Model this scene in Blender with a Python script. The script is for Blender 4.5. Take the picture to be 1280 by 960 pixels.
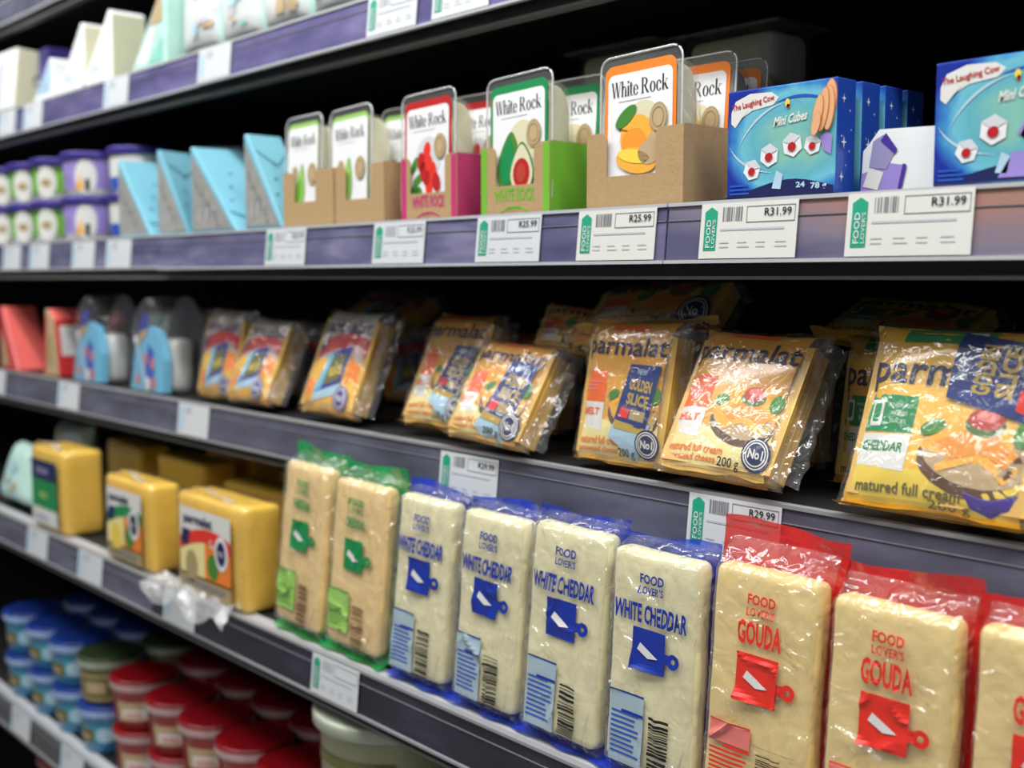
import bpy, math, random
from mathutils import Vector, Matrix, noise
R = math.radians
rnd = random.Random(7)
scene = bpy.context.scene
col = scene.collection
for o in list(bpy.data.objects): bpy.data.objects.remove(o)

# ------------------------------------------------------------------ camera
cam_d = bpy.data.cameras.new('camera'); cam = bpy.data.objects.new('camera', cam_d); col.objects.link(cam)
cam.location = (0, -0.7, 1.25)
YAW, PIT = math.atan2(1300, 1450), math.atan(133 / 1450)
fwd = Vector((-math.cos(YAW) * math.cos(PIT), math.sin(YAW) * math.cos(PIT), -math.sin(PIT)))
cam.rotation_euler = fwd.to_track_quat('-Z', 'Y').to_euler()
cam_d.sensor_width = 36; cam_d.lens = 36 * 1450 / 1280; cam_d.clip_start = 0.02
cam_d.dof.use_dof = True; cam_d.dof.focus_distance = 0.87; cam_d.dof.aperture_fstop = 4.2
scene.camera = cam

# ------------------------------------------------------------------ light
world = bpy.data.worlds.new('store_air'); scene.world = world; world.use_nodes = True
world.node_tree.nodes['Background'].inputs[0].default_value = (0.9, 0.95, 1, 1)
world.node_tree.nodes['Background'].inputs[1].default_value = 0.13
def area(name, loc, target, sx, sy, power, colour=(1, 1, 1), spread=180):
    l = bpy.data.lights.new(name, 'AREA'); l.shape = 'RECTANGLE'; l.size = sx; l.size_y = sy
    l.energy = power; l.color = colour; l.spread = R(spread)
    o = bpy.data.objects.new(name, l); col.objects.link(o); o.location = loc
    o.rotation_euler = (Vector(target) - Vector(loc)).to_track_quat('-Z', 'Y').to_euler()
    return o
area('canopy_led_strip', (-1.0, -0.30, 2.12), (-1.0, 0.02, 1.0), 3.6, 0.05, 22, (0.95, 0.98, 1))
area('ceiling_lamp_row', (-0.8, -0.95, 3.0), (-0.9, -0.3, 1.0), 5.0, 0.35, 66, (1, 0.985, 0.96))
area('ceiling_lamp_row', (-0.8, -2.6, 3.0), (-0.9, 0.0, 1.0), 5.0, 0.35, 15, (1, 0.985, 0.96))
vs = scene.view_settings
vs.view_transform = 'Standard'; vs.look = 'None'; vs.gamma = 1; vs.exposure = 0.0; vs.use_curve_mapping = False

# ------------------------------------------------------------------ materials
MATS = {}
def new_mat(name):
    m = bpy.data.materials.new(name); m.use_nodes = True; MATS[name] = m
    return m, m.node_tree.nodes, m.node_tree.links, m.node_tree.nodes['Principled BSDF']
def noise_node(N, L, scale, detail=3, coord='Object', vec=None):
    n = N.new('ShaderNodeTexNoise'); n.inputs['Scale'].default_value = scale; n.inputs['Detail'].default_value = detail
    tc = N.new('ShaderNodeTexCoord'); L.new(vec if vec is not None else tc.outputs[coord], n.inputs['Vector'])
    return n
def solid(name, c, rough=0.5, spec=0.5, metal=0.0, var=0.06, scale=40, bump=0.0, bscale=60, sss=0.0, coat=0.0):
    """plain colour with a little procedural variation and optional bump"""
    m, N, L, P = new_mat(name)
    P.inputs['Roughness'].default_value = rough; P.inputs['Metallic'].default_value = metal
    P.inputs['Specular IOR Level'].default_value = spec; P.inputs['Coat Weight'].default_value = coat
    P.inputs['Coat Roughness'].default_value = 0.12
    if sss:
        P.inputs['Subsurface Weight'].default_value = sss; P.inputs['Subsurface Radius'].default_value = (0.006, 0.004, 0.002)
    n = noise_node(N, L, scale)
    mx = N.new('ShaderNodeMix'); mx.data_type = 'RGBA'
    mx.inputs[6].default_value = tuple(max(0, x * (1 - var)) for x in c) + (1,)
    mx.inputs[7].default_value = tuple(min(1, x * (1 + var)) for x in c) + (1,)
    L.new(n.outputs['Fac'], mx.inputs[0]); L.new(mx.outputs[2], P.inputs['Base Color'])
    if bump:
        b = N.new('ShaderNodeBump'); b.inputs['Strength'].default_value = bump; b.inputs['Distance'].default_value = 0.002
        n2 = noise_node(N, L, bscale, 4); L.new(n2.outputs['Fac'], b.inputs['Height']); L.new(b.outputs[0], P.inputs['Normal'])
    return m
def film(name, c, fac, rough=0.12, bump=0.6, bscale=70, tint=None, gloss=0.05, dist=0.004):
    """thin plastic film: part clear, part coloured gloss, crinkled"""
    m, N, L, P = new_mat(name)
    P.inputs['Base Color'].default_value = (*c, 1); P.inputs['Roughness'].default_value = rough
    t = N.new('ShaderNodeBsdfTransparent'); t.inputs[0].default_value = (*(tint or (1, 1, 1)), 1)
    g = N.new('ShaderNodeBsdfGlossy'); g.inputs['Roughness'].default_value = rough
    lw = N.new('ShaderNodeLayerWeight'); lw.inputs[0].default_value = 0.5
    pw = N.new('ShaderNodeMath'); pw.operation = 'POWER'; pw.inputs[1].default_value = 3.0; L.new(lw.outputs['Facing'], pw.inputs[0])
    fr = N.new('ShaderNodeMath'); fr.operation = 'MULTIPLY_ADD'; fr.inputs[1].default_value = 0.35; fr.inputs[2].default_value = gloss; L.new(pw.outputs[0], fr.inputs[0])
    b = N.new('ShaderNodeBump'); b.inputs['Strength'].default_value = bump; b.inputs['Distance'].default_value = dist
    n2 = noise_node(N, L, bscale, 2); n2.inputs['Distortion'].default_value = 1.2
    L.new(n2.outputs['Fac'], b.inputs['Height'])
    for x in (P, g, lw): L.new(b.outputs[0], x.inputs['Normal'])
    m1 = N.new('ShaderNodeMixShader'); m1.inputs[0].default_value = fac; L.new(t.outputs[0], m1.inputs[1]); L.new(P.outputs[0], m1.inputs[2])
    m2 = N.new('ShaderNodeMixShader'); L.new(fr.outputs[0], m2.inputs[0]); L.new(m1.outputs[0], m2.inputs[1]); L.new(g.outputs[0], m2.inputs[2])
    L.new(m2.outputs[0], N['Material Output'].inputs[0])
    return m
solid('black_panel', (0.006, 0.006, 0.007), 0.8, 0.15)
solid('dark_metal', (0.022, 0.022, 0.023), 0.45, 0.3)
solid('steel_edge', (0.16, 0.16, 0.155), 0.35, 0.5)
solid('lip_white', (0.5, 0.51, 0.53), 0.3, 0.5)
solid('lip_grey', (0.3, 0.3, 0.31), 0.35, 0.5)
solid('floor_tile', (0.4, 0.39, 0.37), 0.4, 0.4)
def insert_mat(name, a, b, c):
    m, N, L, P = new_mat(name)
    P.inputs['Roughness'].default_value = 0.25; P.inputs['Coat Weight'].default_value = 0.5; P.inputs['Coat Roughness'].default_value = 0.1
    tc = N.new('ShaderNodeTexCoord'); mp = N.new('ShaderNodeMapping'); mp.inputs['Scale'].default_value = (9, 9, 34)
    L.new(tc.outputs['Object'], mp.inputs['Vector'])
    n = noise_node(N, L, 1.0, 5, vec=mp.outputs[0])
    r = N.new('ShaderNodeValToRGB'); e = r.color_ramp.elements
    e[0].position = 0.33; e[0].color = (*a, 1); e[1].position = 0.68; e[1].color = (*b, 1)
    k = e.new(0.5); k.color = (*c, 1)
    L.new(n.outputs['Fac'], r.inputs[0]); L.new(r.outputs[0], P.inputs['Base Color'])
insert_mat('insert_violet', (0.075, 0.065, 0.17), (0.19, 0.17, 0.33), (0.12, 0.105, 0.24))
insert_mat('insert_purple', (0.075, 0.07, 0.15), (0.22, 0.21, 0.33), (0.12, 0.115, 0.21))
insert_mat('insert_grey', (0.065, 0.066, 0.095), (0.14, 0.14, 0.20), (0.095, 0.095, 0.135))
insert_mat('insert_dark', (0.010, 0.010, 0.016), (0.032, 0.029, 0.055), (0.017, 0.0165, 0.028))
# right strip of the middle shelf: mottled purple-grey, more orange-brown upwards and rightwards
m, N, L, P = new_mat('insert_orange_blend')
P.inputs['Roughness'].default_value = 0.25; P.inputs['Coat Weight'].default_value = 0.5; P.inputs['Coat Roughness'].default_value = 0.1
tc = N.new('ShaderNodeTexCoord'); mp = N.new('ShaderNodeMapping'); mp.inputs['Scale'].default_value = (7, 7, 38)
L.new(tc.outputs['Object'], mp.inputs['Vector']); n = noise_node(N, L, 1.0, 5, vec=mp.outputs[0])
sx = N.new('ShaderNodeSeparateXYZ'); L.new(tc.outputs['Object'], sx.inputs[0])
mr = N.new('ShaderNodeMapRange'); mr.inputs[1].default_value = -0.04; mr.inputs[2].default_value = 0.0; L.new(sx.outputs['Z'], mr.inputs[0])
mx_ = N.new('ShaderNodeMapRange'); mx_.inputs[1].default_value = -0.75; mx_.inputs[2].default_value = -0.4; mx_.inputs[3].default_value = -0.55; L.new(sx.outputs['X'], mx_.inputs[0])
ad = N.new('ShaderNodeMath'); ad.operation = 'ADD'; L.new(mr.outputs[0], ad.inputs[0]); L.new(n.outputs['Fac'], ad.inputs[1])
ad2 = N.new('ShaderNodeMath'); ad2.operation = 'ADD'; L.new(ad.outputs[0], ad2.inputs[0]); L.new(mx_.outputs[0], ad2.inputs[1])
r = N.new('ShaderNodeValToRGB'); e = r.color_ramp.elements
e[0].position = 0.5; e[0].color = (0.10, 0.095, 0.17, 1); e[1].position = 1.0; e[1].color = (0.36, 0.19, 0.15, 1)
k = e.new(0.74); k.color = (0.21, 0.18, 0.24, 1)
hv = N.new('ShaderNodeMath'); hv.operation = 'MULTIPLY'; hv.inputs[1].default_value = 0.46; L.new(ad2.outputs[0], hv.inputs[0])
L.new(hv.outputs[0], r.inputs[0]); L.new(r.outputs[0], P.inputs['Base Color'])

for nm, c in dict(ticket=(0.62, 0.64, 0.66), ticket_cream=(0.68, 0.67, 0.62), mango=(0.85, 0.30, 0.03), sandorange=(0.80, 0.30, 0.04), tomato=(0.45, 0.05, 0.03), deepblue=(0.01, 0.03, 0.17), gold=(0.50, 0.34, 0.06), ink_black=(0.012, 0.012, 0.014), ink_grey=(0.47, 0.48, 0.51), ink_mid=(0.2, 0.2, 0.22),
                  logo_green=(0.015, 0.33, 0.19), white=(0.8, 0.8, 0.8), offwhite=(0.72, 0.71, 0.67), navy=(0.012, 0.016, 0.085), royal=(0.012, 0.035, 0.32),
                  gouda_red=(0.75, 0.035, 0.022), green=(0.01, 0.24, 0.07), lime=(0.17, 0.46, 0.04), lightgreen=(0.30, 0.55, 0.12), orange=(0.85, 0.22, 0.02), melt_orange=(0.85, 0.13, 0.015), amber=(0.85, 0.42, 0.05),
                  yellow=(0.85, 0.62, 0.08), pale_yellow=(0.85, 0.72, 0.32), pink=(0.54, 0.04, 0.16), red=(0.46, 0.014, 0.016), brown=(0.12, 0.055, 0.025), tan=(0.50, 0.36, 0.20),
                  olive=(0.14, 0.13, 0.035), sky=(0.16, 0.50, 0.72), bluegrey=(0.36, 0.46, 0.52), paleblue=(0.42, 0.60, 0.72), mint=(0.25, 0.62, 0.50), purple=(0.06, 0.03, 0.28), lilac=(0.32, 0.24, 0.60), cobalt=(0.02, 0.09, 0.48),
                  teal=(0.06, 0.38, 0.48), skin=(0.75, 0.42, 0.22), salmon=(0.75, 0.20, 0.17), leaf=(0.06, 0.22, 0.03), sealbrown=(0.40, 0.30, 0.14), cream=(0.68, 0.63, 0.42), dullgreen=(0.08, 0.17, 0.05), violetgrey=(0.30, 0.28, 0.48)).items():
    solid('print_' + nm, c, 0.38, 0.4, var=0.03, scale=90)
solid('kraft', (0.44, 0.29, 0.145), 0.8, 0.2, var=0.10, scale=160, bump=0.15, bscale=300)
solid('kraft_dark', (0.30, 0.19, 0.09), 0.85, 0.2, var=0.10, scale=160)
solid('cheddar_pale', (0.86, 0.79, 0.49), 0.3, 0.4, var=0.17, scale=48, bump=0.5, bscale=70)
solid('cheddar_orange', (0.92, 0.64, 0.28), 0.3, 0.4, var=0.13, scale=48, bump=0.5, bscale=70)
solid('gouda', (0.90, 0.65, 0.27), 0.3, 0.4, var=0.20, scale=34, bump=0.5, bscale=70)
solid('cheddar_yellow', (0.92, 0.57, 0.075), 0.3, 0.5, var=0.10, scale=45, bump=0.5, bscale=70)
solid('white_cheese', (0.72, 0.70, 0.50), 0.4, 0.4, var=0.10, scale=60, bump=0.3, bscale=80)
solid('slice', (0.72, 0.44, 0.10), 0.35, 0.5, var=0.15, scale=50)
solid('wrap_orange', (0.76, 0.37, 0.055), 0.2, 0.5, var=0.09, scale=25, bump=0.35, bscale=60, coat=0.5)
solid('wrap_gold', (0.84, 0.47, 0.05), 0.2, 0.5, var=0.08, scale=25, bump=0.35, bscale=60, coat=0.5)
solid('wrap_amber', (0.84, 0.54, 0.14), 0.2, 0.5, var=0.09, scale=25, bump=0.35, bscale=60, coat=0.5)
solid('wrap_silver', (0.52, 0.47, 0.42), 0.22, 0.5, var=0.10, scale=30, bump=0.4, bscale=60, coat=0.5)
solid('bag_white', (0.60, 0.62, 0.60), 0.3, 0.5, var=0.06, scale=30, bump=0.7, bscale=45, coat=0.3)
solid('bag_mint', (0.50, 0.74, 0.66), 0.3, 0.5, var=0.14, scale=30, bump=0.7, bscale=45, coat=0.3)
solid('foil_silver', (0.40, 0.39, 0.36), 0.35, 0.5, metal=0.25, var=0.25, scale=55, bump=0.5, bscale=70)
solid('wedge_blue', (0.22, 0.52, 0.63), 0.3, 0.5, var=0.06, scale=30, coat=0.3)
solid('carton_white', (0.80, 0.81, 0.80), 0.45, 0.4)
solid('carton_cream', (0.62, 0.60, 0.42), 0.5, 0.4)
solid('carton_purple', (0.03, 0.025, 0.14), 0.4, 0.4)
solid('carton_red', (0.62, 0.035, 0.04), 0.35, 0.5, coat=0.3)
solid('carton_salmon', (0.78, 0.14, 0.12), 0.35, 0.5, coat=0.3)
solid('tub_blue', (0.03, 0.22, 0.42), 0.3, 0.5, coat=0.3)
solid('tub_red', (0.36, 0.018, 0.012), 0.3, 0.5, coat=0.3)
solid('tub_olive', (0.17, 0.16, 0.06), 0.35, 0.5)
solid('tub_white', (0.75, 0.76, 0.77), 0.3, 0.5)
solid('lid_blue', (0.01, 0.035, 0.22), 0.28, 0.5)
solid('lid_red', (0.20, 0.004, 0.008), 0.28, 0.5)
solid('lid_olive', (0.03, 0.05, 0.02), 0.3, 0.5)
solid('lid_purple', (0.04, 0.025, 0.22), 0.3, 0.5)
solid('rim_blue', (0.35, 0.50, 0.80), 0.3, 0.5)
solid('rim_red', (0.55, 0.36, 0.36), 0.3, 0.5)
solid('rim_olive', (0.40, 0.44, 0.34), 0.3, 0.5)
film('film_clear', (0.9, 0.9, 0.9), 0.03, 0.10, 1.0, 48, gloss=0.06)
film('film_soft', (0.9, 0.9, 0.88), 0.07, 0.10, 1.0, 55, gloss=0.07)
film('film_white', (0.9, 0.9, 0.9), 0.35, 0.1, 1.0, 60, gloss=0.1)
film('film_block', (0.92, 0.92, 0.9), 0.06, 0.09, 1.0, 42, gloss=0.10, dist=0.010)
film('film_crisp', (0.9, 0.9, 0.88), 0.04, 0.09, 1.0, 60, gloss=0.075)
film('film_blue', (0.02, 0.06, 0.62), 0.62, 0.15, 0.6, 60, (0.35, 0.45, 1.0))
film('film_red', (0.78, 0.02, 0.02), 0.72, 0.15, 0.6, 60, (1.0, 0.35, 0.3))
film('film_green', (0.01, 0.40, 0.10), 0.66, 0.15, 0.6, 60, (0.35, 1.0, 0.5))
film('plastic_clear', (0.75, 0.76, 0.75), 0.10, 0.1, 0.15, 40, gloss=0.06)
film('plastic_bead', (0.85, 0.86, 0.86), 0.5, 0.1, 0.1, 40, gloss=0.12)
film('plastic_smoke', (0.25, 0.25, 0.27), 0.25, 0.1, 0.3, 40, (0.6, 0.6, 0.62))
# night-blue box print with a bright teal sweep (flat print)
m, N, L, P = new_mat('box_front_print')
P.inputs['Roughness'].default_value = 0.25; P.inputs['Coat Weight'].default_value = 0.4
tc = N.new('ShaderNodeTexCoord'); sx = N.new('ShaderNodeSeparateXYZ'); L.new(tc.outputs['Object'], sx.inputs[0])
def mth(op, a, b):
    q = N.new('ShaderNodeMath'); q.operation = op
    for i, v in enumerate((a, b)):
        if isinstance(v, (int, float)): q.inputs[i].default_value = v
        else: L.new(v, q.inputs[i])
    return q.outputs[0]
nn = noise_node(N, L, 55, 3)
dx = mth('DIVIDE', mth('SUBTRACT', sx.outputs['X'], 0.012), 0.062); dz = mth('DIVIDE', mth('SUBTRACT', sx.outputs['Z'], 0.040), 0.046)
rr = mth('ADD', mth('POWER', mth('ABSOLUTE', dx, 0), 2.2), mth('POWER', mth('ABSOLUTE', dz, 0), 2.2))
rr = mth('ADD', rr, mth('MULTIPLY', mth('SUBTRACT', nn.outputs['Fac'], 0.5), 0.5))
r = N.new('ShaderNodeValToRGB'); e = r.color_ramp.elements
e[0].position = 0.0; e[0].color = (0.24, 0.52, 0.42, 1); e[1].position = 1.0; e[1].color = (0.012, 0.03, 0.30, 1)
for p, c in ((0.25, (0.12, 0.42, 0.50)), (0.5, (0.16, 0.50, 0.62)), (0.68, (0.05, 0.26, 0.55)), (0.82, (0.03, 0.12, 0.45))):
    k = e.new(p); k.color = (*c, 1)
L.new(rr, r.inputs[0]); L.new(r.outputs[0], P.inputs['Base Color'])
solid('box_side_blue', (0.02, 0.075, 0.42), 0.3, 0.5, coat=0.4)

# ------------------------------------------------------------------ mesh tools
class MB:
    def __init__(s): s.v = []; s.f = []; s.m = []; s.names = []
    def mi(s, name):
        if name not in s.names: s.names.append(name)
        return s.names.index(name)
    def add(s, vs, fs, mat):
        b = len(s.v); k = s.mi(mat); s.v += [tuple(p) for p in vs]
        for f in fs: s.f.append(tuple(i + b for i in f)); s.m.append(k)
    def box(s, x0, y0, z0, x1, y1, z1, mat, mats=None):
        v = [(x, y, z) for z in (z0, z1) for y in (y0, y1) for x in (x0, x1)]
        F = {'b': (0, 2, 3, 1), 't': (4, 5, 7, 6), 'f': (0, 1, 5, 4), 'k': (2, 6, 7, 3), 'l': (0, 4, 6, 2), 'r': (1, 3, 7, 5)}
        b = len(s.v); s.v += v
        for k, f in F.items():
            s.f.append(tuple(i + b for i in f)); s.m.append(s.mi((mats or {}).get(k, mat)))
    def grid(s, fn, nu, nv, mat, matfn=None):
        b = len(s.v)
        for j in range(nv + 1):
            for i in range(nu + 1): s.v.append(tuple(fn(i / nu, j / nv)))
        for j in range(nv):
            for i in range(nu):
                a = b + j * (nu + 1) + i
                s.f.append((a, a + 1, a + nu + 2, a + nu + 1)); s.m.append(s.mi(matfn((i + .5) / nu, (j + .5) / nv) if matfn else mat))
    def rbox(s, x0, y0, z0, x1, y1, z1, r, mat, n=5, disp=None, matfn=None):
        """rounded box: cube grids pulled onto an inset box plus radius"""
        lo = Vector((x0, y0, z0)); hi = Vector((x1, y1, z1)); ext = hi - lo
        def seg(e): 
            k = min(r, e * .49); q = [0, .45 * k, k]; m = max(1, n)
            return q + [k + (e - 2 * k) * i / m for i in range(1, m)] + [e - k, e - .45 * k, e]
        S = [seg(e) for e in ext]
        def pt(p):
            c = Vector([min(max(p[i], lo[i] + min(r, ext[i] * .49)), hi[i] - min(r, ext[i] * .49)) for i in range(3)])
            d = p - c
            if d.length > 1e-9: 
                q = c + d.normalized() * r
                nr = d.normalized()
            else: q = p; nr = Vector((0, 0, 1))
            return q + nr * disp(q) if disp else q
        for ax in range(3):
            a, b_ = (ax + 1) % 3, (ax + 2) % 3
            for side in (0, 1):
                base = len(s.v); A, B = S[a], S[b_]
                for y in B:
                    for x in A:
                        p = Vector((0, 0, 0)); p[ax] = hi[ax] if side else lo[ax]; p[a] = lo[a] + x; p[b_] = lo[b_] + y
                        s.v.append(tuple(pt(p)))
                w = len(A)
                for j in range(len(B) - 1):
                    for i in range(w - 1):
                        q = [base + j * w + i, base + j * w + i + 1, base + (j + 1) * w + i + 1, base + (j + 1) * w + i]
                        if not side: q.reverse()
                        s.f.append(tuple(q)); s.m.append(s.mi(matfn(ax, side) if matfn else mat))
    def lathe(s, prof, n, mat, matfn=None, cx=0, cy=0, caps=(0, 1)):
        b = len(s.v)
        for r_, z in prof:
            for i in range(n):
                a = 2 * math.pi * i / n; s.v.append((cx + r_ * math.cos(a), cy + r_ * math.sin(a), z))
        for j in range(len(prof) - 1):
            for i in range(n):
                k = (i + 1) % n
                s.f.append((b + j * n + i, b + j * n + k, b + (j + 1) * n + k, b + (j + 1) * n + i)); s.m.append(s.mi(matfn(j) if matfn else mat))
        for j, rev in ((0, True), (len(prof) - 1, False)):
            if (0 if rev else 1) in caps and prof[j][0] > 1e-6:
                q = [b + j * n + i for i in range(n)]
                if rev: q.reverse()
                s.f.append(tuple(q)); s.m.append(s.mi(mat))
    def prism(s, pts, y0, y1, mat, side=None):
        """polygon in XZ (counter-clockwise seen from the front) pushed from y0 to y1"""
        n = len(pts); b = len(s.v); s.v += [(x, y0, z) for x, z in pts] + [(x, y1, z) for x, z in pts]
        s.f.append(tuple(b + i for i in range(n))); s.m.append(s.mi(mat))
        s.f.append(tuple(b + n + i for i in reversed(range(n)))); s.m.append(s.mi(mat))
        for i in range(n):
            k = (i + 1) % n; s.f.append((b + i, b + n + i, b + n + k, b + k)); s.m.append(s.mi(side[i] if side else mat))
    def tube(s, pts, r, mat, n=6):
        b = len(s.v)
        for i, p in enumerate(pts):
            p = Vector(p); d = (Vector(pts[min(i + 1, len(pts) - 1)]) - Vector(pts[max(i - 1, 0)])).normalized()
            u = d.orthogonal().normalized(); w = d.cross(u)
            for k in range(n):
                a = 2 * math.pi * k / n; s.v.append(tuple(p + u * r * math.cos(a) + w * r * math.sin(a)))
        for i in range(len(pts) - 1):
            for k in range(n):
                l = (k + 1) % n; s.f.append((b + i * n + k, b + i * n + l, b + (i + 1) * n + l, b + (i + 1) * n + k)); s.m.append(s.mi(mat))
    def mesh(s, name, smooth=False):
        me = bpy.data.meshes.new(name); me.from_pydata(s.v, [], s.f)
        for k in s.names: me.materials.append(MATS[k])
        me.polygons.foreach_set('material_index', s.m)
        if smooth: me.polygons.foreach_set('use_smooth', [True] * len(s.f))
        me.update(); return me
    def build(s, name, parent=None, smooth=False, label=None):
        o = bpy.data.objects.new(name, s.mesh(name, smooth)); col.objects.link(o)
        if parent: o.parent = parent
        if label: o['label'] = label
        return o

GLY = {}
def glyphs(t, bold=0.0):
    """letters of the built-in font as flat triangles, box-normalised"""
    if (t, bold) in GLY: return GLY[(t, bold)]
    c = bpy.data.curves.new('lettering', 'FONT'); c.body = t; c.size = 1; c.resolution_u = 2; c.offset = bold; c.fill_mode = 'FRONT'
    o = bpy.data.objects.new('lettering', c); me = bpy.data.meshes.new_from_object(o)
    V = [(v.co.x, v.co.y) for v in me.vertices]; F = [tuple(p.vertices) for p in me.polygons]
    bpy.data.objects.remove(o); bpy.data.curves.remove(c); bpy.data.meshes.remove(me)
    x0 = min(p[0] for p in V); x1 = max(p[0] for p in V); y0 = min(p[1] for p in V); y1 = max(p[1] for p in V)
    V = [((x - x0) / (x1 - x0) - .5, (y - y0) / (y1 - y0) - .5) for x, y in V]
    GLY[(t, bold)] = (V, F); return GLY[(t, bold)]

def didone():
    """high-contrast serif capitals and lower case for the cheese sleeve: list of polygons for 'White Rock'"""
    P = []
    def ring(cx, cy, rx, ry, ix, iy, a0=0, a1=360, n=20):
        for k in range(n):
            a = R(a0 + (a1 - a0) * k / n); b = R(a0 + (a1 - a0) * (k + 1) / n)
            P.append([(cx + rx * math.cos(a), cy + ry * math.sin(a)), (cx + rx * math.cos(b), cy + ry * math.sin(b)),
                      (cx + ix * math.cos(b), cy + iy * math.sin(b)), (cx + ix * math.cos(a), cy + iy * math.sin(a))])
    def bar(x0, y0, x1, y1, w): P.append([(x0 - w / 2, y0), (x0 + w / 2, y0), (x1 + w / 2, y1), (x1 - w / 2, y1)])
    def serif(x, y, w=.2): P.append([(x - w / 2, y - .012), (x + w / 2, y - .012), (x + w / 2, y + .016), (x - w / 2, y + .016)])
    T, t = .135, .034
    x = 0                                            # W
    bar(x + .28, 0, x + .08, 1, T); bar(x + .30, 0, x + .46, .95, t); bar(x + .66, 0, x + .46, 1, T); bar(x + .68, 0, x + .88, 1, t)
    for q in (.08, .46, .88): serif(x + q, .985, .24)
    x = .98                                          # h
    bar(x + .08, 0, x + .08, 1.02, T); bar(x + .40, 0, x + .40, .45, T); ring(x + .26, .42, .20, .26, .10, .21, 0, 180, 10)
    for q in (.08, .40): serif(x + q, .012, .24)
    x = 1.56; bar(x + .08, 0, x + .08, .66, T); ring(x + .08, .9, .085, .085, 0, 0, n=10); serif(x + .08, .012, .26); serif(x + .04, .645, .16)    # i
    x = 1.78; bar(x + .12, .1, x + .12, .86, T); serif(x + .14, .64, .32); ring(x + .22, .14, .17, .15, .08, .12, 180, 320, 8)                     # t
    x = 2.12; ring(x + .24, .32, .24, .35, .11, .315, 15, 330, 22); serif(x + .25, .34, .44); ring(x + .24, .32, .24, .35, .15, .315, 0, 20, 3)    # e
    x = 2.92; bar(x + .10, 0, x + .10, 1, T); serif(x + .10, .985, .28); serif(x + .10, .012, .30)                                                  # R
    ring(x + .26, .74, .30, .26, .16, .225, -90, 90, 12); serif(x + .2, .985, .2); serif(x + .2, .50, .2); bar(x + .60, 0, x + .30, .5, .15); serif(x + .62, .014, .16)
    x = 3.70; ring(x + .27, .32, .27, .35, .13, .315)                                                                                               # o
    x = 4.30; ring(x + .25, .32, .25, .35, .12, .315, 40, 325, 20); ring(x + .40, .50, .075, .075, 0, 0, n=10)                                      # c
    x = 4.86; bar(x + .08, 0, x + .08, 1.02, T); serif(x + .08, .012, .26); bar(x + .14, .24, x + .42, .64, t); bar(x + .46, 0, x + .24, .40, .15)
    serif(x + .48, .012, .24); serif(x + .42, .645, .22)                                                                                            # k
    return [[(a / 5.45 - .5, b - .5) for a, b in p] for p in P]
DIDONE = didone()

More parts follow.
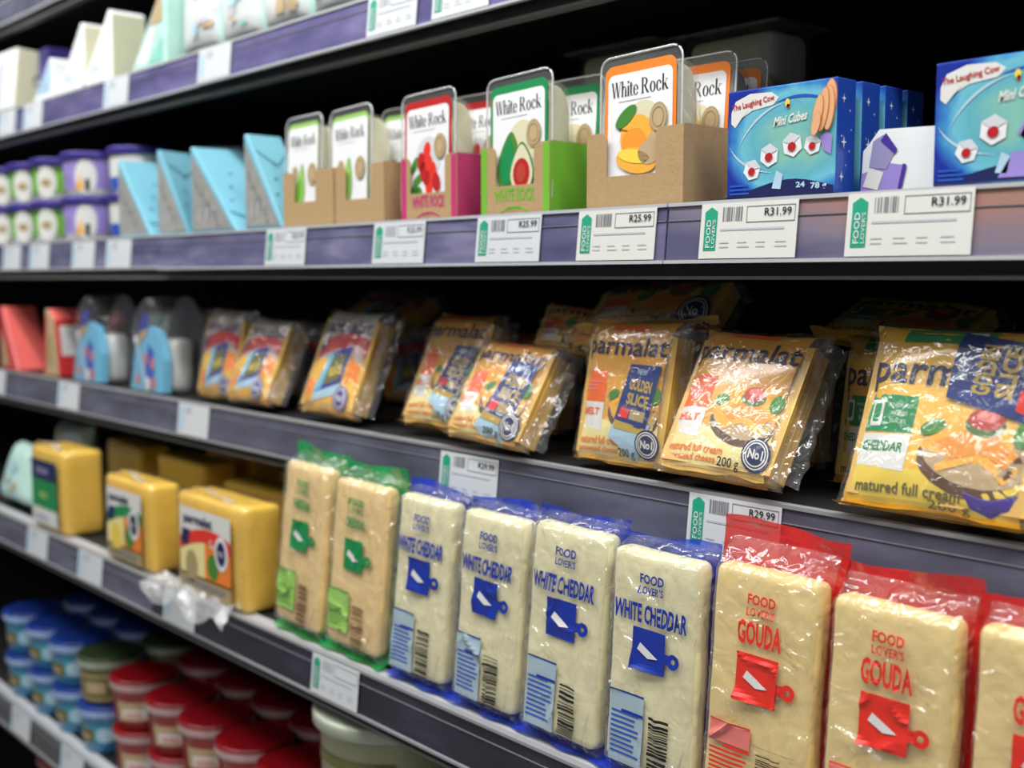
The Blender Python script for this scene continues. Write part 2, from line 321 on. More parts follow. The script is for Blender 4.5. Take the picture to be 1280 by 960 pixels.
class Print(MB):
    """flat print laid on a surface: surf(u, v, off) -> point, u to the right and v up in metres"""
    def __init__(s, surf, step=0.00028): super().__init__(); s.S = surf; s.step = step
    def P(s, u, v, lay): return s.S(u, v, s.step * lay)
    def rect(s, u0, v0, u1, v1, mat, lay=1, nu=3, nv=3, skew=0, rise=0):
        s.grid(lambda a, b: s.P(u0 + (u1 - u0) * a + skew * b, v0 + (v1 - v0) * b + rise * a, lay), nu, nv, mat)
    def quad(s, p, mat, lay=1, n=4):
        s.grid(lambda a, b: s.P(*[(p[0][i] * (1 - a) + p[1][i] * a) * (1 - b) + (p[3][i] * (1 - a) + p[2][i] * a) * b for i in (0, 1)], lay), n, n, mat)
    def poly(s, pts, mat, lay=1, rings=3):
        n = len(pts); cx = sum(p[0] for p in pts) / n; cy = sum(p[1] for p in pts) / n; b = len(s.v); k = s.mi(mat)
        s.v.append(tuple(s.P(cx, cy, lay)))
        for j in range(1, rings + 1):
            for x, y in pts: s.v.append(tuple(s.P(cx + (x - cx) * j / rings, cy + (y - cy) * j / rings, lay)))
        for i in range(n): s.f.append((b, b + 1 + i, b + 1 + (i + 1) % n)); s.m.append(k)
        for j in range(rings - 1):
            for i in range(n):
                q = b + 1 + j * n; l = (i + 1) % n; s.f.append((q + i, q + n + i, q + n + l, q + l)); s.m.append(k)
    def ell(s, cu, cv, ru, rv, mat, lay=1, rot=0, n=18):
        c, d = math.cos(R(rot)), math.sin(R(rot)); pts = []
        for i in range(n):
            a = 2 * math.pi * i / n; x, y = ru * math.cos(a), rv * math.sin(a); pts.append((cu + x * c - y * d, cv + x * d + y * c))
        s.poly(pts, mat, lay, 3)
    def ring(s, cu, cv, ro, ri, mat, lay=1, n=24, asp=1):
        for i in range(n):
            a, b = 2 * math.pi * i / n, 2 * math.pi * (i + 1) / n
            s.add([s.P(cu + q * math.cos(t) * asp, cv + q * math.sin(t), lay) for q, t in ((ri, a), (ro, a), (ro, b), (ri, b))], [(0, 1, 2, 3)], mat)
    def rrect(s, u0, v0, u1, v1, r, mat, lay=1, corners=(1, 1, 1, 1)):
        pts = []
        for (cx, cy, a0, on) in ((u1 - r, v0 + r, -90, corners[1]), (u1 - r, v1 - r, 0, corners[2]), (u0 + r, v1 - r, 90, corners[3]), (u0 + r, v0 + r, 180, corners[0])):
            if on:
                for k in range(6): a = R(a0 + 18 * k); pts.append((cx + r * math.cos(a), cy + r * math.sin(a)))
            else: pts.append((cx + (r if a0 in (-90, 0) else -r), cy + (r if a0 in (0, 90) else -r)))
        s.poly(pts, mat, lay, 3)
    def text(s, t, cu, cv, w, h, mat, lay=3, rot=0, shear=0, bold=0.0, arc=0):
        V, F = glyphs(t, bold); c, d = math.cos(R(rot)), math.sin(R(rot))
        out = []
        for x, y in V:
            X, Y = x * w + shear * y * h, y * h + arc * (0.25 - x * x) * 4 * h
            out.append(s.P(cu + X * c - Y * d, cv + X * d + Y * c, lay))
        s.add(out, F, mat)
    def didone(s, cu, cv, w, h, mat, lay=3):
        for p in DIDONE: s.add([s.P(cu + a * w, cv + b * h, lay) for a, b in p], [tuple(range(len(p)))], mat)
    def lines(s, u0, v0, u1, v1, n, mat, lay=2, fill=0.5, seed=0):
        g = random.Random(seed); dv = (v1 - v0) / n
        for k in range(n):
            e = u1 - (u1 - u0) * g.uniform(0, .3); s.rect(u0, v0 + k * dv, e, v0 + (k + fill) * dv, mat, lay, 6, 1)
    def bars(s, u0, v0, u1, v1, n, mat, lay=2, seed=1, vert=True):
        g = random.Random(seed); p = 0; ws = [g.choice((1, 1, 2, 3)) for _ in range(2 * n)]; tot = sum(ws)
        for i, w_ in enumerate(ws):
            if i % 2 == 0:
                a, b = p / tot, (p + w_) / tot
                if vert: s.rect(u0 + (u1 - u0) * a, v0, u0 + (u1 - u0) * b, v1, mat, lay, 1, 1)
                else: s.rect(u0, v0 + (v1 - v0) * a, u1, v0 + (v1 - v0) * b, mat, lay, 9, 1)
            p += w_
def flat(u, v, off): return (u, -off, v)

def tag(o, label=None, cat=None, group=None, kind=None):
    if label: o['label'] = label
    if cat: o['category'] = cat
    if group: o['group'] = group
    if kind: o['kind'] = kind
    return o
def thing(name, label, cat, loc, rot=(0, 0, 0), group=None):
    o = bpy.data.objects.new(name, None); col.objects.link(o); o.empty_display_size = 0.02
    o.location = loc; o.rotation_euler = [R(a) for a in rot]
    return tag(o, label, cat, group)
def copy_thing(root, loc, rot, label, group=None, cat=None):
    r = root.copy(); col.objects.link(r); r.location = loc; r.rotation_euler = [R(a) for a in rot]
    r['label'] = label
    if group: r['group'] = group
    for ch in [o for o in bpy.data.objects if o.parent == root]:
        c = ch.copy(); col.objects.link(c); c.parent = r
        for g in [o for o in bpy.data.objects if o.parent == ch]:
            d = g.copy(); col.objects.link(d); d.parent = c
    return r
def nz(x, y, z, s=1.0): return noise.noise(Vector((x * s, y * s, z * s)))

# ------------------------------------------------------------------ the setting
b = MB(); b.box(-5.0, 0.56, 0.0, 0.6, 0.58, 2.3, 'black_panel'); tag(b.build('wall_back'), 'black back panel of the dairy chiller behind the shelves', kind='structure')
b = MB(); b.box(-4.5, -4.0, -0.05, 2.5, 0.7, 0.0, 'floor_tile'); tag(b.build('floor'), 'shop floor in front of the chiller', kind='structure')
b = MB(); b.box(-5.0, -0.06, 0.0, 0.6, 0.56, 0.20, 'dark_metal'); tag(b.build('trim_1'), 'dark base of the chiller below the lowest shelf', kind='structure')

# shelves: top height, front plane, rail splits with insert materials
RAIL = 0.045; TILT = 0.0045
def shelf(label, yf, z, segs, lip='lip_white', ledge=False):
    t = thing('shelf', label, 'shelf', (0, yf, z))
    b = MB(); b.box(-5.0, 0.012, -0.022, 0.6, 0.555, -0.0015, 'dark_metal'); b.build('board', t)
    b = MB(); b.box(-5.0, 0.008, -0.056, 0.6, 0.020, -0.022, 'dark_metal'); b.box(-5.0, 0.006, -0.0585, 0.6, 0.020, -0.056, 'steel_edge'); b.build('front_edge', t)
    if ledge:
        b = MB(); b.box(-5.0, TILT + .004, -.0015, 0.6, .026, .0004, 'lip_white'); b.build('ledge_strip', t)
    for x0, x1, mat, dy, dz in segs:
        b = MB()
        b.prism([(x0, -RAIL + .001), (x1, -RAIL + .001), (x1, -.001), (x0, -.001)], dy, dy + .004, mat)
        for i, (x, y, zz) in enumerate(b.v): b.v[i] = (x, y + TILT * (zz + RAIL) / RAIL, zz + dz)
        o = b.build('rail', t)
        b = MB(); b.box(x0, dy + TILT - .0018, -.0022 + dz, x1, dy + TILT + .006, .0006 + dz, lip); b.build('top_lip', o)
        b = MB(); b.box(x0, dy - .002, -RAIL - .0012 + dz, x1, dy + .004, -RAIL + .0014 + dz, lip); b.build('bottom_lip', o)
        b = MB(); b.box(x0, dy + TILT * .72 - .0008, -.0135 + dz, x1, dy + TILT * .72 + .001, -.0127 + dz, 'print_ink_mid'); b.build('ridge', o)
    return t
shelf('highest shelf, only the corner of its rail in view at top left', 0.08, 1.77, [(-5.0, 0.6, 'insert_grey', 0, 0)])
shelf('upper shelf with bright violet rail holding white bags and wedges', 0.03, 1.546, [(-5.0, -1.435, 'insert_violet', 0, 0), (-1.433, -1.225, 'insert_violet', -.003, 0), (-1.223, 0.6, 'insert_violet', -.004, 0)])
shelf('shelf at eye level with purple rail and orange-tinted strip, holding cartons and boxes', 0.0, 1.307, [(-5.0, -1.497, 'insert_purple', .006, .0015), (-1.493, -0.60, 'insert_purple', -.003, 0), (-0.598, 0.6, 'insert_orange_blend', -.003, 0)])
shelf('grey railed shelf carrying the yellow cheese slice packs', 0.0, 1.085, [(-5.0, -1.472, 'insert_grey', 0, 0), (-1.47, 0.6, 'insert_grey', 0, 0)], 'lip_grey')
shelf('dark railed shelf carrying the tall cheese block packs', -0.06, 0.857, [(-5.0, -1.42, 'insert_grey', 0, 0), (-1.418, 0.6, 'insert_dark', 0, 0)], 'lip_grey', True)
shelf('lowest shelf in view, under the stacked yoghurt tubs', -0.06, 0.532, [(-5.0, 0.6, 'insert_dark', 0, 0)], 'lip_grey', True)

# ------------------------------------------------------------------ price tickets
def ticket(x, shelf_y, shelf_z, price, label, w=0.086, h=0.041, mat='print_ticket', detail=2, dz=0.0, roll=0, dy=0.0):
    # dy matches the rail segment the ticket is slotted into
    y = shelf_y + dy + TILT * 0.1 - 0.0024
    t = thing('price_ticket', label, 'price tag', (x, y, shelf_z - RAIL + .0022 + dz), (-math.degrees(math.atan(TILT / RAIL)), roll, 0), 'price tickets in the shelf rails')
    b = MB(); b.box(-w / 2, 0, 0, w / 2, .0006, h, mat); b.build('card', t)
    p = Print(flat)
    a = -w / 2
    if detail >= 1:
        p.poly([(a + .004, .006), (a + .0155, .006), (a + .0155, h - .006), (a + .0098, h - .0025), (a + .004, h - .006)], 'print_logo_green', 1)
        p.bars(a + .0205, h - .0135, a + .039, h - .003, 11, 'print_ink_mid' if detail > 1 else 'print_ink_grey', 1, seed=int(x * 977) % 999)
        q = 'print_ink_mid'
        for r_ in ((a + .042, h - .0150, w / 2 - .002, h - .0144), (a + .042, h - .0150, a + .0425, h - .003), (w / 2 - .0025, h - .0150, w / 2 - .002, h - .003), (a + .042, h - .0035, w / 2 - .002, h - .003)): p.rect(*r_, q, 1, 1, 1)
        p.lines(a + .019, h - .0205, w / 2 - .006, h - .018, 1, 'print_ink_grey', 1, .6, 3)
        for k in range(4): p.lines(a + .019 + k * .0165, .008, a + .030 + k * .0165, .0145, 2, 'print_ink_grey', 1, .25, k)
    if detail >= 1:
        p.text('FOOD', a + .0082, h / 2 - .002, .021, .0044, 'print_ticket', 2, rot=90, bold=.02)
        p.text("LOVER'S", a + .0130, h / 2 - .002, .021, .0030, 'print_ticket', 2, rot=90, bold=.01)
    else:
        p.rect(a + .004, .006, a + .0155, h - .005, 'print_paleblue', 1); p.rect(a + .022, h - .013, a + .038, h - .004, 'print_ink_grey', 1)
    if price: p.text(price, w / 2 - .0165, h - .0078, .023, .0058, 'print_ink_black' if detail > 1 else 'print_ink_mid', 2, bold=.008)
    p.build('printing', t)
ticket(-2.16, .03, 1.546, None, 'small blank-looking pale ticket at the far left of the upper violet rail', detail=0)
ticket(-2.032, .03, 1.546, None, 'pale ticket second from the left on the upper violet rail', detail=0)
ticket(-1.692, .03, 1.546, None, 'pale ticket below the two white cheese wedges on the upper rail', detail=0)
ticket(-1.382, .03, 1.546, None, 'faint grey ticket below the white bags beside the upper rail seam', detail=0, dy=-.003)
ticket(-0.996, .03, 1.546, None, 'price ticket with green logo on the upper rail, left of two', detail=1, dy=-.004)
ticket(-0.884, .03, 1.546, None, 'price ticket with green logo on the upper rail, right of two', detail=1, dy=-.004)
ticket(-2.09, 0, 1.307, None, 'pale ticket at the far left of the eye-level rail under green tubs', detail=0, dy=.006)
ticket(-1.960, 0, 1.307, None, 'pale ticket under the second green tub on the eye-level rail', detail=0, dy=.006)
ticket(-1.775, 0, 1.307, None, 'pale ticket under the lilac tub on the eye-level rail', detail=0, dy=.006)
ticket(-1.645, 0, 1.307, None, 'pale ticket under the leftmost light blue wedge pack', detail=0, dy=.006)
ticket(-1.166, 0, 1.307, 'R25.99', 'price ticket under the left kraft carton of pear cheese', detail=1, dy=-.003)
ticket(-0.949, 0, 1.307, 'R25.99', 'price ticket reading R25.99 left of the pink carton', detail=1, dy=-.003)
ticket(-0.784, 0, 1.307, 'R25.99', 'price ticket reading R25.99 under the green carton', dy=-.003)
ticket(-0.652, 0, 1.307, 'R25.99', 'price ticket with cream edge reading R25.99 under the mango carton', mat='print_ticket_cream', dy=-.003)
ticket(-0.521, 0, 1.307, 'R31.99', 'price ticket reading R31.99 under the left blue cube box', mat='print_ticket_cream', dy=-.003)
ticket(-0.394, 0, 1.307, 'R31.99', 'largest price ticket, reading R31.99 under the white display flap', mat='print_ticket_cream', w=.089, h=.042, dy=-.003)
ticket(-2.175, 0, 1.085, None, 'sliver of grey ticket at the left end of the slices shelf rail', detail=0)
ticket(-1.839, 0, 1.085, None, 'grey ticket below the first blue arched pack', detail=0)
ticket(-1.411, 0, 1.085, None, 'grey ticket below the leftmost slice pack', detail=0)
ticket(-0.845, 0, 1.085, 'R29.99', 'price ticket hanging below the leaning slice pack with foil glare', dz=-.006, h=.045)
ticket(-0.532, 0, 1.085, 'R29.99', 'price ticket reading R29.99 half covered by red film', dz=-.004, h=.045)
ticket(-1.831, -.06, .857, None, 'dull grey ticket below the block with the green label', detail=0)
ticket(-1.623, -.06, .857, None, 'dull grey ticket below the gap between the left two yellow blocks', detail=0)
ticket(-1.341, -.06, .857, None, 'dull white ticket below the crumpled plastic on the block shelf', detail=0)
ticket(-0.989, -.06, .857, None, 'grey ticket with faint logo below the green film packs', detail=1)
ticket(-1.94, -.06, .532, None, 'grey ticket on the lowest rail, left one', detail=0)
ticket(-1.72, -.06, .532, None, 'grey ticket on the lowest rail, right one', detail=0)

# ------------------------------------------------------------------ tall cheese block packs (fourth shelf)
Z4 = 0.857
def block_pack(name, label, kind, x, seed, w=0.088, h=0.182, t=0.025, y=-0.05, lean=4, roll=0, yaw=0, top=None):
    top = top or dict(white=.011, green=.018, gouda=.022)[kind]
    K = dict(white=('cheddar_pale', 'film_blue', 'print_royal'), green=('cheddar_orange', 'film_green', 'print_green'), gouda=('gouda', 'film_red', 'print_gouda_red'))[kind]
    th = thing(name, label, 'cheese', (x, y, Z4 + t * math.sin(R(lean)) + .003), (-lean, roll, yaw), 'cheese block packs in coloured film')
    def lump(q): return .0011 * nz(q.x, seed * 3.1, q.z, 28) + .0004 * nz(q.x, seed, q.z, 90)
    zb = .008
    b = MB(); b.rbox(-w / 2, 0, zb, w / 2, t - .004, h, .0075, K[0], 9, lump); b.build('cheese_block', th, True)
    # coloured seal sheet behind the block, showing as a margin all round
    g = random.Random(seed); e = .0075
    ph = [g.uniform(0, 6) for _ in range(4)]
    def fin(a, c):
        u = (a - .5) * (w + 2 * e); v = -.004 + (h + top + .004) * c
        edge = max(abs(a - .5) * 2, abs(c - .5) * 2) ** 6
        u += .0018 * math.sin(v * 90 + ph[0]) * (abs(a - .5) * 2) ** 4
        yy = t - .002 + .0022 * math.sin(u * 130 + ph[1] + v * 40) * edge + (-.006 * max(0, c - .9) * 10 * (0.5 + .5 * math.sin(u * 50 + ph[2])))
        if c > .9: v += .003 * math.sin(u * 45 + ph[3]) * (c - .9) * 10
        if c < .06: yy -= .020 * (1 - c / .06)                    # folds forward on the shelf
        if c < .06: v = max(v, -.0005)
        return (u, yy, v)
    b = MB(); b.grid(fin, 22, 34, K[1]); b.build('seal_film', th, True)
    # clear film stretched over the front, sloping up to the seal at the top and down at the foot
    hc = h + top * .55
    def cy(u, v):
        s = u / (w / 2 + .0022)
        prof = 1.0
        if v > h - .004: prof = max(0.0, 1 - (v - h + .004) / (top * .55 + .004)) ** .7
        if v < zb + .003: prof = .55 + .45 * v / (zb + .003)
        sd = 1 - max(0, abs(s) - .90) / .10 * 0.8 if abs(s) > .90 else 1
        rg = lambda k, q, z_: max(0.0, 1 - 7 * abs(nz(u * k + v * q, seed * 1.3 + z_, v * k * .8 - u * q, 22)))
        msk = max(0.0, min(1.0, .5 + 1.6 * nz(u, seed * .9, v, 14)))
        fold = max(0.0, 1 - abs(v - h * (.44 + .05 * math.sin(u * 50 + seed)) + .10 * u) / .0045) * max(0, 1 - abs(u + .01) / .035)
        wr = .0010 * max(0, nz(u, seed * 1.7, v, 45)) + .0030 * msk * rg(1, .35, 0) ** 1.5 + .0020 * (1 - msk) * rg(1.5, -.6, 4) ** 1.5 + .0034 * fold
        return (t - .003) * (1 - prof * sd) - .0010 * prof - wr
    def cl(a, c):
        u = (a - .5) * 2 * (w / 2 + .0022); v = .001 + hc * c
        return (u, cy(u, v), v)
    b = MB(); b.grid(cl, 60, 112, 'film_block'); b.build('clear_film', th, True)
    def S(u, v, off): return (u, cy(u, v) - .0006 - off, v)
    p = Print(S, .0002); ink = K[2]; H = h
    p.text('FOOD', 0, H * .885, .0235, .0075, ink, 1, bold=.03); p.text("LOVER'S", 0, H * .838, .0235, .0062, ink, 1, bold=.02)
    if kind == 'white': p.text('WHITE CHEDDAR', 0, H * .735, w * .84, .0150, ink, 1, bold=.035)
    elif kind == 'green': p.text('CHEDDAR', 0, H * .765, .035, .0105, ink, 1, bold=.035)
    else: p.text('GOUDA', 0, H * .755, .037, .0175, ink, 1, bold=.035)
    c0 = H * .585; s_ = .0165 if kind != 'gouda' else .0175                       # cheese board emblem
    p.rect(-s_, c0 - s_, s_, c0 + s_ * .95, ink, 1, 14, 14); p.rect(s_ - .001, c0 - .0035 - .003, s_ + .0055, c0 + .004 - .003, ink, 1, 2, 2); p.ring(s_ + .0085, c0 - .003, .0058, .002, ink, 1)
    p.quad([(-.011, c0 - .001), (.0, c0 - .0065), (.010, c0 - .005), (-.008, c0 + .0045)], 'print_offwhite', 4, 8); p.text('Serving idea', .0, c0 - .001, .016, .0022, ink, 3, rot=-14)
    bl, br = (-w * .42, -w * .02)
    if kind == 'white':
        p.rect(bl, H * .06, br, H * .375, 'print_bluegrey', 1, 12, 20); p.rect(bl, H * .37, br, H * .378, ink, 2, 2, 1); p.lines(bl + .002, H * .10, br - .002, H * .30, 9, 'print_cobalt', 3, .35, seed)
        p.rect(bl + (br - bl) * .35, H * .285, br, H * .297, ink, 3, 2, 1)
    elif kind == 'gouda':
        p.rect(bl, H * .30, br, H * .385, 'print_salmon', 1, 12, 6); p.rect(bl, H * .383, br, H * .388, ink, 2, 2, 1); p.lines(bl + .001, H * .06, br - .002, H * .285, 12, ink, 2, .45, seed)
        p.rect(bl + (br - bl) * .35, H * .285, br, H * .297, ink, 3, 2, 1); p.rect(br + .002, H * .33, w * .40, H * .333, 'print_sealbrown', 1, 2, 1)
    else:
        p.rect(bl, H * .13, br, H * .36, 'print_lightgreen', 1, 12, 14); p.rect(bl, H * .36, br, H * .366, ink, 2, 2, 1); p.lines(bl + .001, H * .16, br - .002, H * .28, 6, 'print_leaf', 2, .3, seed)
    p.bars(w * .045, H * .055, w * .27, H * .31, 17, 'print_brown' if kind == 'green' else 'print_ink_black', 1, seed, vert=False)
    p.build('printing', th)
    return th
block_pack('cheddar_pack', 'orange cheddar pack in green film, left of the two', 'green', -1.083, 3, w=.086, h=.186, roll=1.5, lean=5)
block_pack('cheddar_pack', 'orange cheddar pack in green film, right of the two', 'green', -0.978, 5, w=.090, h=.180, roll=1, lean=5)
block_pack('cheddar_pack', 'white cheddar pack in blue film next to the green packs', 'white', -0.868, 11, w=.082, h=.180, roll=.6, lean=5)
block_pack('cheddar_pack', 'white cheddar pack in blue film, second from the green packs', 'white', -0.769, 12, w=.082, h=.180, roll=1.2, lean=4)
block_pack('cheddar_pack', 'white cheddar pack with a wavy blue film edge, third from the green packs', 'white', -0.673, 13, w=.086, h=.184, roll=1.4, lean=4)
block_pack('cheddar_pack', 'white cheddar pack in blue film directly beside the red gouda packs', 'white', -0.574, 14, w=.086, h=.180, roll=.4, lean=3)
block_pack('gouda_pack', 'gouda pack in red film beside the white cheddar, leftmost gouda', 'gouda', -0.476, 21, w=.088, h=.184, roll=.6, lean=4, top=.03)
block_pack('gouda_pack', 'gouda pack in red film, middle of the gouda row', 'gouda', -0.376, 22, w=.088, h=.180, roll=0, lean=4, top=.022)
block_pack('gouda_pack', 'gouda pack in red film cut by the right edge of the picture', 'gouda', -0.276, 23, w=.088, h=.182, roll=0, lean=4, top=.018)

# ------------------------------------------------------------------ yellow cheese blocks (fourth shelf, left)
def yellow_block(label, x, w, h, t, kind, seed, y=-0.05, yaw=0, group='yellow cheese blocks', full=True):
    th = thing('cheese_block', label, 'cheese', (x, y, Z4 + .001), (0, 0, yaw), group)
    def lump(q): return .0012 * nz(q.x + q.y, seed, q.z - q.y, 26)
    b = MB(); b.rbox(-w / 2, 0, 0, w / 2, t, h, .008, 'cheddar_yellow', 6, lump); b.build('cheese', th, True)
    if not full: return th
    def fl(q): return .0010 * abs(nz(q.x, seed + 4, q.z, 50))
    b = MB(); b.rbox(-w / 2 - .002, -.002, -.0005, w / 2 + .002, t + .002, h + .003, .009, 'film_clear', 10, fl); b.build('clear_film', th, True)
    b = MB(); b.grid(lambda a, c: (w / 2 - .006 + .009 * a, -.003 - .004 * a + .002 * math.sin(c * 30 + seed), .004 + (h - .006) * c), 3, 16, 'film_white'); b.build('seam_fin', th, True)
    b = MB(); b.grid(lambda a, c: (-w * .42 + w * .7 * a, .001 + .012 * c, h + .001 + .013 * math.sin(math.pi * a) * (1 - .3 * c) * (.4 + .6 * abs(math.sin(a * 5 + seed)))), 14, 4, 'film_white'); b.build('top_fold', th, True)
    def S(u, v, off): return (u, -.0024 - .0003 - off - .0011, v)
    p = Print(S); a, c = -w * .40, w * .36
    if kind == 'label':
        p.rect(a, h * .08, c, h * .86, 'print_green', 1); p.rect(a, h * .62, c, h * .86, 'print_navy', 2); p.rect(a, h * .08, c, h * .27, 'print_offwhite', 2)
        p.lines(a + .02, h * .70, c - .03, h * .78, 2, 'print_violetgrey', 3, .6, 4); p.lines(a + .03, h * .40, c - .03, h * .48, 2, 'print_lightgreen', 3, .7, 5); p.lines(a + .012, h * .13, c - .02, h * .2, 2, 'print_violetgrey', 3, .5, 6)
    else:
        p.rect(a, h * .06, c, h * .88, 'print_tan', 1); p.rect(a, h * .5, c, h * .88, 'print_offwhite', 2)
        band = 'print_green' if kind == 'green' else 'print_gouda_red'
        p.text('parmalat', a + w * .28, h * .76, w * .44, h * .13, 'print_navy', 4, bold=.03)
        for i in range(8):
            k0, k1 = i / 8, (i + 1) / 8; f = lambda k: h * (.36 + .22 * math.sin(math.pi * (.12 + .62 * k)))
            u0, u1 = a + (c - a) * k0, a + (c - a) * k1
            p.quad([(u0, f(k0)), (u1, f(k1)), (u1, f(k1) + h * .13), (u0, f(k0) + h * .13)], band, 4, 1)
            p.quad([(u0, h * .2), (u1, h * .2), (u1, f(k1)), (u0, f(k0))], 'print_pale_yellow' if i < 4 else 'print_orange', 3, 1)
        p.rect(a, h * .06, c, h * .22, 'print_sealbrown', 3); p.lines(a + .008, h * .1, c - .008, h * .18, 2, 'print_ink_mid', 4, .6, 7)
        p.ell(a + .03, h * .30, .016, .02, 'print_sealbrown' if kind == 'red' else 'print_yellow', 4); p.ell(a + w * .5, h * .36, .014, .016, 'print_leaf', 4)
        p.ell(c - .022, h * .52, .016, .021, 'print_white', 5); p.ell(c - .022, h * .52, .011, .015, 'print_navy', 6); p.text('NO1', c - .022, h * .52, .014, .007, 'print_white', 7)
        p.text('Cheddar' if kind == 'green' else 'Gouda', a + w * .56, h * .57, .034, .011, 'print_white', 6, rot=-6)
        p.rect(a + .002, h * .5, a + .022, h * .66, 'print_navy', 5, skew=.006)
    p.build('label_print', th)
    return th
yellow_block('yellow cheese block with a dark green and navy label, leftmost block', -1.805, .135, .128, .062, 'label', 1)
yellow_block('yellow cheese block with a green banded label, middle of three', -1.510, .145, .118, .045, 'green', 2)
yellow_block('yellow cheese block with a red banded label, largest of three', -1.275, .170, .125, .052, 'red', 3)
for i, (x, y, w, h) in enumerate(((-1.60, .07, .16, .125), (-1.62, .16, .16, .13), (-1.36, .06, .17, .115), (-1.36, .14, .17, .12), (-1.15, .05, .16, .11), (-1.14, .12, .16, .12), (-1.85, .09, .15, .12))):
    yellow_block('shaded yellow cheese block ' + ('just behind the middle block', 'far behind the middle block', 'just behind the largest block', 'far behind the largest block', 'just left of the green packs', 'far back left of the green packs', 'behind the leftmost block')[i], x, w, h, .055, '', 30 + i, y, rnd.uniform(-4, 4), 'shaded cheese blocks at the back', False)
# crumpled loose plastic hanging over the shelf edge
def crum(a, c):
    x = -1.42 + .22 * a; k = nz(a * 5, c * 4, 2.2); zz = Z4 + .006 + .012 * abs(nz(a * 6, c * 3, 8)) - (.018 * max(0, .45 - c) / .45) * (0.5 + abs(math.sin(a * 7)))
    return (x + .006 * k, -.076 + .035 * c - .004 * nz(a * 9, c * 5, 3), zz)
b = MB(); b.grid(crum, 34, 12, 'film_white'); tag(b.build('plastic_wrap', None, True), 'crumpled loose clear plastic on the shelf edge before the yellow blocks', 'plastic')

# ------------------------------------------------------------------ pillow packs of slices (third shelf) and bags
Z3 = 1.085
def pillow(w, h, T, seed, flare=.07):
    def S(u, v, off, side=-1):
        """front (side -1) of the pillow at flat coordinates u (-w/2..w/2), v (0..h)"""
        s = max(-1, min(1, 2 * u / w)); q = max(-1, min(1, 2 * v / h - 1))
        bl = max(0.0, (1 - abs(s) ** 5) * (1 - abs(q) ** 6)) ** .55
        xx = u * (1 - flare * (1 - q * q) * abs(s) ** 2)
        zz = v + .05 * h * (s * s) * (q if q > 0 else -abs(q)) * .35
        wr = .0022 * nz(u * 40, v * 40, seed) * (0.2 + abs(s) ** 3 + abs(q) ** 3) + .0018 * nz(u * 20, v * 20, seed + 7)
        y = T / 2 + side * (T / 2) * bl - (wr + off) * (1 if side < 0 else -1)
        return (xx, y, max(zz, 0.0002))
    return S
def badge(p, u, v, r, ink='print_navy'):
    p.ell(u, v, r, r, ink, 13); p.ring(u, v, r * .86, r * .78, 'print_offwhite', 14); p.ring(u, v, r * .70, r * .62, 'print_offwhite', 14)
    p.text('No1', u, v, r * 1.0, r * .55, 'print_offwhite', 14, bold=.03)
def window(p, c, s, rot, L=2):
    """navy promotional flash reading GOLDEN SLICE"""
    a, d = math.cos(R(rot)), math.sin(R(rot)); T_ = lambda x, y: (c[0] + s * (x * a - y * d), c[1] + s * (x * d + y * a))
    p.quad([T_(-.60, -.95), T_(.30, -1.35), T_(.55, -.5), T_(-.45, -.5)], 'print_paleblue', L, 3)
    p.quad([T_(-.50, -.62), T_(.46, -.62), T_(.56, .78), T_(-.36, .70)], 'print_deepblue', L + 1, 4)
    p.quad([T_(-.46, -.74), T_(.44, -.74), T_(.46, -.60), T_(-.48, -.56)], 'print_gold', L + 2, 2)
    for t, y, h_ in (('GOLDEN', .28, .26), ('SLICE', -.04, .26)):
        q = T_(.08, y); p.text(t, q[0], q[1], s * .66, s * h_, 'print_gold', L + 2, rot=rot, bold=.04)
    q = [T_(-.40, -.48), T_(-.12, -.48), T_(-.10, -.26), T_(-.36, -.26)]; p.quad(q, 'print_gouda_red', L + 2, 2)
    q = [T_(-.08, -.48), T_(.36, -.48), T_(.38, -.26), T_(-.06, -.26)]; p.quad(q, 'print_sealbrown', L + 2, 2)
    q = T_(.05, .58); p.text('NEW', q[0], q[1], s * .3, s * .12, 'print_paleblue', L + 2, rot=rot)
def sandwich(p, c, s, L=2):
    """open sandwich picture: bread, draped cheese, tomato and leaves"""
    T_ = lambda x, y: (c[0] + s * x, c[1] + s * y)
    def E(x, y, a, b_, m_, l, r_=0): q = T_(x, y); p.ell(q[0], q[1], s * a, s * b_, m_, l, r_, 20)
    E(0.02, -.16, .52, .30, 'print_brown', L, -8); E(0.03, -.08, .50, .28, 'print_tan', L + 1, -8)
    p.poly([T_(-.50, -.02), T_(-.28, -.26), T_(.02, -.14), T_(.34, -.30), T_(.54, -.04), T_(.30, .24), T_(-.12, .26)], 'print_amber', L + 2)
    p.poly([T_(-.36, .0), T_(-.2, -.14), T_(.05, -.06), T_(.34, -.16), T_(.44, -.02), T_(.2, .12), T_(-.1, .14)], 'print_sandorange', L + 3)
    E(-.40, .14, .12, .07, 'print_leaf', L + 4, 25); E(.46, .16, .10, .13, 'print_leaf', L + 4, -20)
    E(.08, .20, .19, .11, 'print_dullgreen', L + 4); E(.08, .25, .17, .10, 'print_tomato', L + 5); E(.09, .28, .11, .055, 'print_salmon', L + 6)
